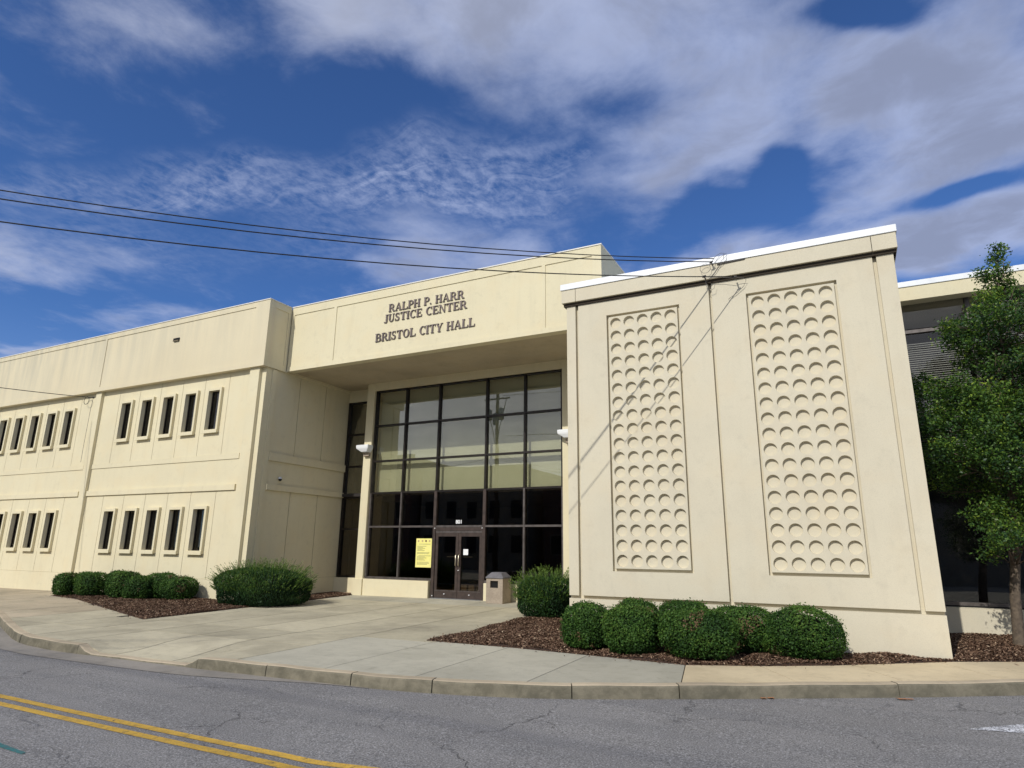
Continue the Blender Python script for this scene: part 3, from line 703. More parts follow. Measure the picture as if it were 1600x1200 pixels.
# ---- return wall of the left wing (faces +X)
RX = -15.187
box('return_wall_core', 'groove', hall, RX-.35, RX-.03, 13.47, 17.3, ZB, 5.34)
for (a, c) in ((13.80, 14.809), (14.831, 15.989), (16.011, 17.35)):
    plate('wall_panel', 'cream', hall, a, c, -.925, 1.63, RX-.004, RX-.1, (), 'X'); plate('wall_panel', 'cream', hall, a, c, 2.735, 5.30, RX-.004, RX-.1, (), 'X')
plate('band_panel', 'cream', hall, 13.80, 17.35, 1.802, 2.498, RX-.004, RX-.1, (), 'X')
plate('band_course', 'cream', hall, 13.80, 17.35, 2.50, 2.733, RX+.065, RX-.1, (), 'X'); plate('band_course', 'cream', hall, 13.80, 17.35, 1.632, 1.80, RX+.075, RX-.1, (), 'X')
plate('plinth', 'cream', hall, 13.402, 17.35, ZB, -.93, RX+.012, RX-.1, (), 'X')
plate('corner_pilaster', 'cream', hall, 13.402, 13.62, -.925, 5.27, RX+.001, RX-.1, (), 'X'); plate('corner_pilaster', 'cream', hall, 13.624, 13.795, -.925, 5.27, RX+.035, RX-.1, (), 'X')
box('soffit_trim', 'cream', hall, RX-.01, RX+.055, CFY-.02, 17.14, 5.275, 5.352)
# ---- left wing front
WY, BP = 13.4, 7.74
box('wing_core', 'groove', hall, -39, RX-.05, WY+.22, 22, ZB, 5.6)
GX = [-22.245, -21.135, -20.03, -18.93, -17.855, -16.745]
def window(cx, z0, z1):
    """precast surround, glass and dark frame of one slit window; opening .5 wide"""
    w = empty('window'); w.parent = hall; w.location = Vector((cx, WY, z0)) - hall.location
    h = .25
    f = plate('window_surround', 'cream', w, cx-.33, cx+.33, z0-.10, z1+.085, WY-.085, WY+.12, [(cx-h, cx+h, z0, z1)])
    b = MB().box(cx-.36, cx+.34, WY-.105, WY-.0861, z0-.115, z0-.01); b.obj('window_sill', 'cream', w)
    plate('window_frame', 'bronze', w, cx-h, cx+h, z0, z1, WY+.055, WY+.11, [(cx-h+.03, cx+h-.03, z0+.03, z1-.03)])
    MB().box(cx-h+.02, cx+h-.02, WY+.08, WY+.086, z0+.02, z1-.02).obj('window_pane', 'glass_window', w)
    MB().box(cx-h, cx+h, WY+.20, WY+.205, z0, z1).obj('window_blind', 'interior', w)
    q = random.random()
    if q < .45: MB().box(cx-h+.03, cx+h-.03, WY+.13, WY+.134, z0+(z1-z0)*random.choice((.12, .35, .6, .75)), z1-.02).obj('roller_blind', 'blind_dim', w)
    return w
def wing_bay(dx):
    x0, x1 = -23.19+dx, -15.78+dx
    xs_ = [x0] + [g+dx for g in GX] + [x1]
    for (za, zb, wz0, wz1) in ((-.925, 1.605, -.14, 1.075), (2.71, 5.30, 3.50, 4.745)):
        for i in range(len(xs_)-1):
            a, c = xs_[i]+(.007 if i else 0), xs_[i+1]-.007
            if 0 < i < 6:
                cx = (xs_[i]+xs_[i+1])/2
                plate('wall_panel', 'cream', hall, a, c, za, zb, WY, WY+.1, [(cx-.32, cx+.32, wz0-.09, wz1+.075)])
                window(cx, wz0, wz1)
            else: plate('wall_panel', 'cream', hall, a, c, za, zb, WY, WY+.1)
    plate('band_panel', 'cream', hall, x0, x1-.15, 1.784, 2.538, WY+.004, WY+.1)
    plate('band_course', 'cream', hall, x0+.001, x1-.15, 2.54, 2.705, WY-.018, WY+.1); plate('band_course', 'cream', hall, x0+.001, x1-.15, 1.61, 1.78, WY-.048, WY+.1)
    plate('band_end', 'cream', hall, x1-.148, x1-.002, 1.607, 2.708, WY-.001, WY+.1)
for k in range(3):
    dx = -BP*k; wing_bay(dx)
    xr = -23.19+dx
    box('pilaster', 'cream', hall, xr-.32, xr-.001, WY-.105, WY+.1, -.925, 5.30, .006)
    if k < 2: box('pilaster_step', 'cream', hall, xr-.33-.10, xr-.322, WY-.03, WY+.1, -.925, 5.30)
plate('corner_pilaster', 'cream', hall, -15.775, -15.37, -.925, 5.30, WY-.105, WY+.1)
plate('corner_strip', 'cream', hall, -15.368, RX, -.925, 5.30, WY, WY+.25)
plate('plinth', 'cream', hall, -39, RX+.012, ZB, -.93, WY-.014, WY+.2)
# wing fascia
FY, FX1 = 13.2, -15.12
wins = [(-23.28-.0-BP*k+0.10, (-15.72 if k == 0 else -23.40-BP*(k-1)), 5.44, 7.235) for k in range(2)]
wins = [(-23.24, -15.72, 5.44, 7.235), (-31.0, -23.36, 5.44, 7.235), (-38.7, -31.1, 5.44, 7.235)]
framed('wing_fascia', 'fascia_stained', -39, FX1-.004, 5.285, 7.405, FY, wins)
box('wing_core_top', 'fascia_stained', hall, -39, FX1-.05, FY+.10, 22, 5.62, 7.38)
box('soffit_lip', 'cream', hall, -39, FX1-.01, FY+.003, WY+.25, 5.302, 5.33)
framed('fascia_return', 'cream', FY+.002, CFY-.002, 5.286, 7.405, FX1, [(13.33, 13.98, 5.44, 7.2)], axis='X', sgn=-1)
box('drip_edge', 'drip', hall, -39, FX1+.02, FY-.02, FY+.25, 7.408, 7.432); box('drip_edge', 'drip', hall, FX1-.2, FX1+.02, FY+.252, CFY-.03, 7.408, 7.432)
# overflow scupper in the wing fascia
box('scupper', 'black', hall, -19.52, -19.22, FY-.004, FY+.018, 6.64, 6.735)
box('scupper_lip', 'groove', hall, -19.50, -19.23, FY-.03, FY-.005, 6.62, 6.65)
# ---- right recessed wing
QY = 14.65
box('right_fascia', 'cream', hall, TX1+.002, 7.5, QY, QY+.3, 5.04, 5.325)
box('coping', 'white_metal', hall, TX1+.10, 7.52, QY-.02, 20, 5.33, 5.445, .004)
box('right_roof', 'cream', hall, TX1+.002, 7.5, QY+.302, 20, 5.14, 5.325)
box('low_wall', 'cream_tower', hall, TX1+.002, 7.5, QY, QY+.3, ZB, -.925)
box('right_wing_core', 'interior', hall, TX1+.002, 7.5, 17.2, 20, ZB, 5.13)
rw = empty('ribbon_window'); rw.parent = hall; rw.location = Vector((3, 15.1, 0)) - hall.location
def rbox(name, m, *a): return MB().box(*a).obj(name, m, rw)
RY = 15.02
rbox('sill', 'black', TX1+.01, 7.49, RY-.06, RY+.2, -.96, -.90)
rm = [1.20, 2.63, 4.10, 5.6, 7.1]
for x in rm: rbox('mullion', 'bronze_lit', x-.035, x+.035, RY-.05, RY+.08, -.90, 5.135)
for i in range(4):
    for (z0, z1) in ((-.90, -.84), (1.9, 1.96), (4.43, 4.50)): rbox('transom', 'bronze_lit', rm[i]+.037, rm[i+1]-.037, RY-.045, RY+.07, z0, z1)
    rbox('pane', 'glass_right', rm[i]+.03, rm[i+1]-.03, RY+.01, RY+.018, 4.49, 5.13); rbox('pane', 'glass_right', rm[i]+.03, rm[i+1]-.03, RY+.01, RY+.018, 1.95, 4.44)
    rbox('pane', 'glass_right', rm[i]+.03, rm[i+1]-.03, RY+.01, RY+.018, -.85, 1.91)
    b = MB()
    for k in range(52): 
        z = 4.22 - k*.045; b.add([(rm[i]+.12, RY+.10, z), (rm[i+1]-.1, RY+.10, z), (rm[i+1]-.1, RY+.125, z+.024), (rm[i]+.12, RY+.125, z+.024)], [(0, 1, 2, 3)])
    o = b.obj('blind_slats', 'blind', rw); o['kind'] = 'stuff'
rbox('room_back', 'interior', TX1+.02, 7.4, 17.0, 17.1, -.9, 5.1)

# =================================================================== LETTERING
CAP = .235
def glyph(ch):
    """bold roman capital as polygons; unit cap height. returns (polys, advance)"""
    S, T, Hs = .185, .07, .058
    P_ = []
    def rect(x0, x1, y0, y1): P_.append([(x0, y0), (x1, y0), (x1, y1), (x0, y1)])
    def stem(x, y0=0, y1=1, w=S, sl=.075, sr=.075, top=True, bot=True):
        rect(x, x+w, y0, y1)
        if bot: rect(x-sl, x+w+sr, y0, y0+Hs)
        if top: rect(x-sl, x+w+sr, y1-Hs, y1)
    def diag(xa, ya, xb, yb, w): P_.append([(xa, ya), (xa+w, ya), (xb+w, yb), (xb, yb)] if ya < yb else [(xb, yb), (xb+w, yb), (xa+w, ya), (xa, ya)])
    def arc(cx, cy, rx, ry, a0, a1, wh=S, wt=T, n=14):
        for k in range(n):
            t0, t1 = R(a0+(a1-a0)*k/n), R(a0+(a1-a0)*(k+1)/n); q = []
            for t, s in ((t0, 1), (t1, 1), (t1, 0), (t0, 0)):
                ax, ay = (rx, ry) if s else (rx-wh, ry-wt); q.append((cx+ax*math.cos(t), cy+ay*math.sin(t)))
            P_.append(q)
    if ch == 'I': stem(.08); adv = .36
    elif ch == 'L': stem(.08); rect(.26, .66, 0, Hs+.01); P_.append([(.60, 0), (.70, 0), (.72, .27), (.67, .27)]); adv = .74
    elif ch == 'H': stem(.08); stem(.58); rect(.26, .58, .47, .54); adv = .86
    elif ch == 'T': rect(.05, .73, 1-Hs-.01, 1); stem(.30, top=False); P_.append([(.03, .74), (.08, .74), (.13, 1), (.03, 1)]); P_.append([(.65, 1), (.70, .74), (.75, .74), (.75, 1)]); adv = .78
    elif ch == 'E':
        stem(.08); rect(.26, .64, 0, Hs+.01); rect(.26, .62, 1-Hs-.01, 1); rect(.26, .50, .47, .535); rect(.47, .51, .38, .63)
        P_.append([(.58, 0), (.68, 0), (.70, .26), (.655, .26)]); P_.append([(.60, .75), (.645, .75), (.655, 1), (.57, 1)]); adv = .72
    elif ch == 'P': stem(.08); rect(.26, .42, 1-T, 1); rect(.26, .42, .43, .43+T); arc(.42, .715, .27, .285, 90, -90); adv = .70
    elif ch == 'R':
        stem(.08); rect(.26, .42, 1-T, 1); rect(.26, .42, .45, .45+T); arc(.42, .725, .27, .275, 90, -90)
        P_.append([(.36, .46), (.55, .48), (.80, 0), (.59, 0)]); rect(.59, .86, 0, .055); adv = .84
    elif ch == 'B': stem(.08); rect(.26, .44, 1-T, 1); rect(.26, .46, .475, .475+T); rect(.26, .46, 0, T); arc(.44, .7375, .25, .2625, 90, -90); arc(.46, .275, .29, .275, 90, -90); adv = .78
    elif ch == 'A':
        P_.append([(.09, .05), (.16, .05), (.44, 1), (.40, 1)]); P_.append([(.60, .05), (.80, .05), (.50, 1), (.40, 1)]); rect(.24, .62, .30, .365)
        rect(.02, .28, 0, .055); rect(.52, .88, 0, .055); adv = .88
    elif ch == 'Y':
        stem(.31, 0, .46, top=False); P_.append([(.31, .42), (.50, .42), (.26, .96), (.06, .96)]); P_.append([(.42, .44), (.50, .42), (.72, .96), (.65, .96)])
        rect(0, .34, .945, 1); rect(.56, .82, .945, 1); adv = .82
    elif ch == 'N':
        rect(.11, .18, 0, 1); rect(.66, .73, 0, 1); P_.append([(.60, 0), (.73, 0), (.26, 1), (.08, 1)]); rect(.02, .28, 0, .055); rect(.0, .2, .945, 1); rect(.56, .83, .945, 1); adv = .84
    elif ch == 'U': stem(.08, .3, 1, bot=False); rect(.60, .67, .3, 1); rect(.52, .76, .945, 1); arc(.375, .30, .295, .31, 180, 360, .16, T); adv = .80
    elif ch == 'J': stem(.22, .18, 1, bot=False); arc(.205, .15, .20, .22, 360, 215, .17, .07); P_.append([(-.02, -.02), (.10, -.04), (.10, .09), (-.01, .10)]); adv = .50
    elif ch == 'O': arc(.43, .5, .40, .515, 0, 360, S, T, 28); adv = .86
    elif ch == 'C': arc(.43, .5, .40, .515, 48, 312, S, T, 22); P_.append([(.66, .66), (.71, .66), (.72, 1), (.67, 1)]); adv = .78
    elif ch == 'S':
        arc(.30, .735, .24, .28, 40, 250, .15, .08); arc(.32, .27, .26, .285, 90, -140, .15, .08)
        P_.append([(.12, .60), (.26, .50), (.56, .36), (.46, .50)]); P_.append([(.46, .72), (.51, .72), (.52, 1), (.47, 1)]); P_.append([(.04, 0), (.09, 0), (.10, .30), (.05, .30)]); adv = .64
    elif ch == '.': arc(.12, .09, .09, .09, 0, 360, .085, .085, 12); adv = .26
    else: adv = .38
    return P_, adv
sign = empty('building_lettering', (-10, CFY, 6.2), 'raised weathered bronze serif letters in three rows on the cream fascia above the entrance', 'lettering')
def letter_row(text, xa, xb, z, cap):
    sp = .035; tot = sum(glyph(c)[1]+sp for c in text)-sp; k = (xb-xa)/tot; x = xa
    for c in text:
        P_, adv = glyph(c)
        if P_:
            b = MB(); yf = CFY-.012; yb_ = CFY+.016
            for i, q in enumerate(P_):
                if sum(q[j][0]*q[(j+1) % len(q)][1]-q[(j+1) % len(q)][0]*q[j][1] for j in range(len(q))) < 0: q = q[::-1]
                n = len(q); e = .0007*(i % 9)
                vs = [(x+p[0]*k, yf+e, z+p[1]*cap) for p in q] + [(x+p[0]*k, yb_+e, z+p[1]*cap) for p in q]
                b.add(vs, [tuple(range(n))] + [(j, j+n, (j+1) % n+n, (j+1) % n) for j in range(n)])
            b.obj('letter', 'letter', sign)
        x += (adv+sp)*k
letter_row('RALPH P. HARR', -11.26, -8.70, 6.665, CAP)
letter_row('JUSTICE CENTER', -11.40, -8.60, 6.355, CAP)
letter_row('BRISTOL CITY HALL', -11.68, -8.33, 5.80, .245)

# =================================================================== SMALL THINGS ON THE FACADE
def digits(text, size, loc, m, name, label, cat):
    cu = bpy.data.curves.new(name, 'FONT'); cu.body = text; cu.size = size; cu.extrude = .001; cu.offset = .004
    tmp = bpy.data.objects.new('tmp', cu); COL.objects.link(tmp); bpy.context.view_layer.update()
    me = bpy.data.meshes.new_from_object(tmp.evaluated_get(bpy.context.evaluated_depsgraph_get())); bpy.data.objects.remove(tmp)
    me.materials.clear(); me.materials.append(M[m]); o = bpy.data.objects.new(name, me); COL.objects.link(o)
    o.location = loc; o.rotation_euler = (R(90), 0, 0); tag(o, label, cat); return o
digits('801', .15, (-10.36, GY-.005, .735), 'paper', 'street_number', 'white street number 801 on the dark glass above the double door', 'street number')
nt_ = empty('notice', (-11.46, GY, -.12), 'tall yellow printed notice taped to the dark glass left of the double door', 'notice')
MB().box(-11.745, -11.18, GY-.004, GY+.004, -.545, .30).obj('sheet', 'yellow_paper', nt_)
for k, x in enumerate((-11.66, -11.52, -11.39, -11.26)):
    b = MB(); b.tube([(x, GY-.008, .225), (x, GY-.0045, .225)], .030, 12); b.obj('seal', ('ink_tan', 'ink_tan', 'ink_red', 'ink_tan')[k], nt_)
b = MB(); z = .135; widths = [(.10, .44), (0, 0), (.05, .34), (.05, .22), (.05, .30), (.05, .20), (.05, .28), (0, 0), (.05, .46), (.05, .44), (0, 0), (.10, .46), (.05, .30), (.05, .36), (.05, .26), (.05, .30), (0, 0), (.05, .45), (.05, .47), (.05, .40)]
for (a, c) in widths:
    if c: b.box(-11.745+a, -11.745+a+c*.95, GY-.0065, GY-.0045, z-.007, z+.004)
    z -= .031
b.obj('print', 'ink', nt_)
o = MB().box(-10.06, -9.90, GY-.016, GY-.0095, -.165, .0).obj('door_paper', 'paper'); tag(o, 'small white paper taped inside the right door leaf glass', 'paper')
def flood(x, y, label):
    e = empty('wall_floodlight', (x, y, 3.05), label, 'floodlight', 'floodlights beside the entrance')
    b = MB(); w = .29; d = .27
    vs = [(x-w, y-d, 3.25), (x+w*.72, y-d, 3.25), (x+w*.72, y-.004, 3.25), (x-w, y-.004, 3.25), (x-w*.97, y-d, 3.14), (x+w*.70, y-d, 3.14), (x+w*.70, y-.004, 3.14), (x-w*.97, y-.004, 3.14),
          (x-w*.35, y-d*.8, 3.02), (x+w*.45, y-d*.8, 3.02), (x+w*.45, y-.004, 3.02), (x-w*.35, y-.004, 3.02)]
    b.add(vs, [(0, 1, 2, 3), (0, 4, 5, 1), (1, 5, 6, 2), (2, 6, 7, 3), (3, 7, 4, 0), (4, 8, 9, 5), (5, 9, 10, 6), (6, 10, 11, 7), (7, 11, 8, 4), (11, 10, 9, 8)])
    bevel(b.obj('housing', 'white_metal', e), .012, 2)
    MB().box(x-.10, x+.12, y-.10, y-.003, 2.90, 3.017).obj('wall_bracket', 'aggregate', e)
flood(-13.74, EY, 'white wedge floodlight on the narrow cream column left of the tall entrance glazing')
flood(-6.62, EY, 'white wedge floodlight half hidden behind the dimpled block right of the glazing')
e = empty('security_camera', (RX, 14.29, 1.98), 'tiny black and white dome camera on the shaded return wall', 'security camera')
b = MB(); b.tube([(RX+.034, 14.29, 2.0), (RX+.10, 14.29, 2.0)], .05, 12); b.obj('mount', 'white_metal', e, True)
b = MB(); b.tube([(RX+.075, 14.29, 1.985), (RX+.075, 14.29, 1.955), (RX+.075, 14.29, 1.925)], [.055, .05, .02], 12); b.obj('dome', 'black', e, True)

# litter bin
e = empty('litter_bin', (-8.58, 16.2, G(-8.58, 16.2)), 'square pebble aggregate litter bin with sloped grey lid beside the entrance door', 'litter bin')
bx0, bx1, by0, by1, bz = -8.86, -8.36, 15.98, 16.46, G(-8.6, 16.2)
plate('body', 'aggregate', e, bx0, bx1, bz, -.76, by0, by1, [(bx0+.12, bx0+.36, -1.0, -.82)])
plate('side', 'aggregate', e, by0+.001, by1, bz, -.761, bx1+.002, bx1-.02, (), 'X'); plate('side', 'aggregate', e, by0+.001, by1, bz, -.761, bx0-.002, bx0+.02, (), 'X')
MB().box(bx0+.03, bx1-.03, by0+.05, by1, bz+.02, -.77).obj('liner', 'black', e)
b = MB(); q = .02; t = .10
b.add([(bx0-q, by0-q, -.76), (bx1+q, by0-q, -.76), (bx1+q, by1+q, -.76), (bx0-q, by1+q, -.76), (bx0-q, by0-q, -.73), (bx1+q, by0-q, -.73), (bx1+q, by1+q, -.73), (bx0-q, by1+q, -.73),
       (bx0+t, by0+t, -.60), (bx1-t, by0+t, -.60), (bx1-t, by1-t, -.60), (bx0+t, by1-t, -.60)],
      [(3, 2, 1, 0), (0, 1, 5, 4), (1, 2, 6, 5), (2, 3, 7, 6), (3, 0, 4, 7), (4, 5, 9, 8), (5, 6, 10, 9), (6, 7, 11, 10), (7, 4, 8, 11), (8, 9, 10, 11)])
bevel(b.obj('lid', 'lid', e), .008)

# service wires, all running to the utility pole across the street
POLE = Vector((-25.3, -13.5, 0))
def wire(name, a, bq, slope, r, label, grp=None, n=40, ext=True):
    a = Vector(a); bq = Vector(bq); d = (bq-a); L_ = math.hypot(d.x, d.y); c = (bq.z-a.z-slope*L_)/L_**2; pts = []
    for k in range(n+1):
        s = L_*k/n; pts.append((a.x+d.x*k/n, a.y+d.y*k/n, a.z+slope*s+c*s*s))
    o = MB().tube(pts, r, 6).obj(name, 'wire', None, True); tag(o, label, 'cable', grp); return o
# straight runs measured from the photograph: upper pair end on the coping, lower on the band
wire('overhead_cable', (-1.62, TY-.25, 5.085), (POLE.x+.2, POLE.y, 8.25), -.161, .0078, 'uppermost black service cable crossing the sky to the dimpled block', 'service cables over the street')
wire('overhead_cable', (-1.66, TY-.25, 5.03), (POLE.x+.2, POLE.y, 7.95), -.165, .0085, 'middle black service cable crossing the sky just under the uppermost one', 'service cables over the street')
wire('overhead_cable', (-1.30, TY-.20, 4.70), (POLE.x+.2, POLE.y, 7.5), -.167, .0085, 'lowest of the three black cables crossing the sky above the lettering', 'service cables over the street')
wire('overhead_cable', (-23.6, WY-.12, 5.10), (POLE.x-.2, POLE.y, 7.6), -.11, .012, 'short black cable reaching the left wing under its fascia', 'service cables over the street')
def loop(c, rx, rz, y, r, n=18, a0=0, a1=360, m='wire'):
    return [(c[0]+rx*math.cos(R(a0+(a1-a0)*k/n)), y, c[1]+rz*math.sin(R(a0+(a1-a0)*k/n))) for k in range(n+1)]
def bracket(x, z, label, loops, cap=.05):
    e = empty('service_bracket', (x, TY-.1, z), label, 'cable bracket', 'cable brackets on the dimpled block')
    b = MB(); b.tube([(x, TY-.22, z), (x, TY-.05, z)], .013, 8); b.tube([(x-.03, TY-.2, z-.02), (x+.03, TY-.2, z+.015)], .014, 8); b.obj('insulator', 'insul', e, True)
    for pts in loops:
        MB().tube(pts, .0042, 5).obj('cable_loop', 'cable_grey', e, True)
bracket(-1.68, 5.05, 'dark bracket with a hanging loop of cable at the white coping of the dimpled block',
        [loop((-1.80, 4.97), .09, .09, TY-.15, .006, a0=60, a1=400), [(-1.68, TY-.2, 5.05), (-1.60, TY-.16, 5.17), (-1.52, TY-.12, 5.23), (-1.46, TY-.12, 5.21), (-1.49, TY-.1, 5.08), (-1.62, TY-.12, 4.90), (-1.80, TY-.12, 4.72)],
         [(-1.66, TY-.2, 5.0), (-1.52, TY-.16, 5.13), (-1.42, TY-.14, 5.20), (-1.43, TY-.12, 5.08), (-1.6, TY-.12, 4.95)]])
bracket(-1.82, 4.80, 'small dark bracket just below the coping above the middle joint of the dimpled block',
        [[(-1.82, TY-.14, 4.80), (-1.80, TY-.1, 4.62), (-1.74, TY-.09, 4.56), (-1.68, TY-.09, 4.58), (-1.66, TY-.09, 4.66)], [(-1.82, TY-.12, 4.80), (-1.55, TY-.12, 4.765), (-1.32, TY-.13, 4.70)]])
bracket(-1.30, 4.69, 'small dark bracket with a curled cable tail under the ledge of the dimpled block',
        [[(-1.32, TY-.13, 4.72), (-1.18, TY-.1, 4.70), (-1.13, TY-.06, 4.66), (-1.18, TY-.04, 4.56), (-1.30, TY-.03, 4.46), (-1.46, TY-.03, 4.36)]])
o = MB().tube([(-1.6, TY-.095, 5.03), (-1.12, TY-.095, 5.047)], .012, 6).obj('conduit', 'insul'); tag(o, 'thin conduit running right along the band below the white coping', 'conduit')
e = empty('wing_cable_anchor', (-23.6, WY-.1, 5.1), 'black anchor with coiled cable under the left wing fascia by the pilaster', 'cable anchor')
MB().tube([(-23.6, WY-.17, 5.1), (-23.6, WY-.107, 5.1)], .03, 8).obj('insulator', 'insul', e)
MB().tube(loop((-23.98, 5.03), .15, .14, WY-.14, .01), .010, 6).obj('cable_loop', 'wire', e, True)
MB().tube([(-23.6, WY-.14, 5.1), (-23.68, WY-.12, 4.6), (-23.72, WY-.11, 3.6), (-23.72, WY-.11, 2.8)], .006, 5).obj('down_cable', 'insul', e)

# utility pole across the street (seen mirrored in the glass)
e = empty('utility_pole', (POLE.x, POLE.y, -1.6), 'wooden utility pole with crossarms and transformers mirrored in the entrance glass', 'utility pole')
MB().tube([(POLE.x, POLE.y, -1.7), (POLE.x, POLE.y, 6), (POLE.x, POLE.y, 14.2)], [.20, .16, .12], 12).obj('pole', 'wood_pole', e, True)
for z in (13.6, 12.3): MB().box(POLE.x-1.2, POLE.x+1.2, POLE.y+.10, POLE.y+.20, z, z+.12).obj('crossarm', 'wood_pole', e)
for x, z in ((-.55, 11.0), (.55, 11.0), (0, 10.6)):
    MB().tube([(POLE.x+x, POLE.y+.35, z-.45), (POLE.x+x, POLE.y+.35, z+.4), (POLE.x+x, POLE.y+.35, z+.5)], [.22, .22, .12], 12).obj('transformer', 'steel', e, True)
for x in (-1.1, -.5, .5, 1.1):
    MB().tube([(POLE.x+x, POLE.y+.15, 13.72), (POLE.x+x, POLE.y+.15, 13.95)], .05, 8).obj('insulator', 'insul', e)
for k, s in enumerate((-1, 1)):
    MB().tube([(POLE.x+s*.9, POLE.y+.2, 12.3), (POLE.x+s*.75, POLE.y+.3, 11.3), (POLE.x+s*.3, POLE.y+.2, 9.6), (POLE.x+s*.14, POLE.y+.1, 8.4)], .03, 6).obj('riser_cable', 'wire', e, True)
for k, (dy, z) in enumerate(((.15, 13.9), (.15, 12.6), (-.1, 9.2))):
    wire('street_line', (POLE.x+.5, POLE.y+dy, z), (45, POLE.y+dy-1, z-.4), -.035, .02, ('top', 'middle', 'lowest')[k]+' of the power lines leaving the utility pole along the street', 'power lines along the street')

# buildings across the street (mirrored in the glass)
def opposite(name, x0, x1, y, zt, m, label, nw, rows):
    e = empty(name, ((x0+x1)/2, y, -1.6), label, 'building', 'buildings across the street')
    box('wall', m, e, x0, x1, y-9, y, -1.8, zt); box('parapet', 'tan_block', e, x0-.1, x1+.1, y-.2, y+.1, zt, zt+.3)
    for r_ in range(rows):
        for k in range(nw):
            cx = x0+(x1-x0)*(k+.5)/nw; z0 = -.4+r_*3.1
            f = plate('window_frame', 'tan_block', e, cx-.6, cx+.6, z0, z0+1.7, y+.03, y, [(cx-.52, cx+.52, z0+.08, z0+1.62)])
            box('window_pane', 'bronze', e, cx-.53, cx+.53, y+.005, y+.012, z0+.07, z0+1.63)
opposite('brick_shop_building', -52, -37, -18, 8.6, 'brick', 'red brick two storey block across the street, mirrored left in the glass', 6, 2)
opposite('brick_shop_building', -36.5, -25, -19, 7.2, 'tan_block', 'tan two storey block across the street beside the utility pole', 5, 2)
opposite('brick_shop_building', -24, -8, -20, 5.6, 'brick', 'lower red brick block across the street, mirrored in the middle of the glass', 6, 1)
opposite('brick_shop_building', -6, 14, -18, 6.6, 'tan_block', 'long tan block across the street opposite the dimpled block', 7, 2)

# =================================================================== PLANTING
def tri_mesh(name, verts, faces_n, quads, tint, mats, extra=None):
    """quads: (n,4) int array; tint per quad; extra = (verts, faces) of a core in material 1"""
    me = bpy.data.meshes.new(name); nv = len(verts); allv = verts; q = quads
    ev, ef = extra if extra else (np.zeros((0, 3)), [])
    V_ = np.vstack([verts, ev]) if len(ev) else verts
    F_ = q.reshape(-1); nq = len(q)
    ef = [[i+nv for i in f] for f in ef]
    loops = np.concatenate([F_, np.array([i for f in ef for i in f], dtype=np.int64)]) if ef else F_
    me.vertices.add(len(V_)); me.vertices.foreach_set('co', V_.astype(np.float32).ravel())
    me.loops.add(len(loops)); me.loops.foreach_set('vertex_index', loops.astype(np.int32))
    tot = np.concatenate([np.full(nq, 4), np.array([len(f) for f in ef], dtype=int)]) if ef else np.full(nq, 4)
    st = np.concatenate([[0], np.cumsum(tot)[:-1]])
    me.polygons.add(len(tot)); me.polygons.foreach_set('loop_start', st.astype(np.int32)); me.polygons.foreach_set('loop_total', tot.astype(np.int32))
    for m in mats: me.materials.append(M[m])
    mi = np.concatenate([np.zeros(nq, int), np.ones(len(ef), int)]); me.polygons.foreach_set('material_index', mi.astype(np.int32))
    me.update(calc_edges=True)
    a = me.attributes.new('tint', 'FLOAT', 'FACE'); a.data.foreach_set('value', np.concatenate([tint, np.zeros(len(ef))]).astype(np.float32))
    return me
def unit(v): return v/np.maximum(np.linalg.norm(v, axis=-1, keepdims=True), 1e-9)
def leaves(P, nrm, size, asp=.5, tilt=.7, dirv=None):
    n = len(P); nrm = unit(nrm + rng.normal(0, tilt, (n, 3)))
    t = unit(np.cross(nrm, rng.normal(0, 1, (n, 3)))) if dirv is None else unit(dirv)
    b_ = unit(np.cross(nrm, t)); s = (size*rng.uniform(.65, 1.35, n))[:, None]
    c0 = P - t*s*.5; c2 = P + t*s*.5; bend = nrm*s*.12
    c1 = P + b_*s*asp*.5 + bend; c3 = P - b_*s*asp*.5 + bend
    V_ = np.stack([c0, c1, c2, c3], 1).reshape(-1, 3); q = np.arange(4*n).reshape(-1, 4); return V_, q
def core(c, r, n=18, k=.86, seed=0):
    vs, fs = [], []
    for i in range(n//2+1):
        for j in range(n):
            th = math.pi*i/(n//2); ph = 2*math.pi*j/n; vs.append((c[0]+r[0]*k*math.sin(th)*math.cos(ph), c[1]+r[1]*k*math.sin(th)*math.sin(ph), c[2]+r[2]*k*math.cos(th)))
    for i in range(n//2):
        for j in range(n): fs.append([i*n+j, (i+1)*n+j, (i+1)*n+(j+1) % n, i*n+(j+1) % n])
    return np.array(vs), fs
def lump(D, seed):
    rs = np.random.default_rng(seed); s = np.zeros(len(D))
    for _ in range(9):
        k = unit(rs.normal(0, 1, 3)); f = rs.uniform(3, 9); s += np.sin(D@k*f + rs.uniform(0, 6.3))*rs.uniform(.4, 1)/f*2.2
    return s
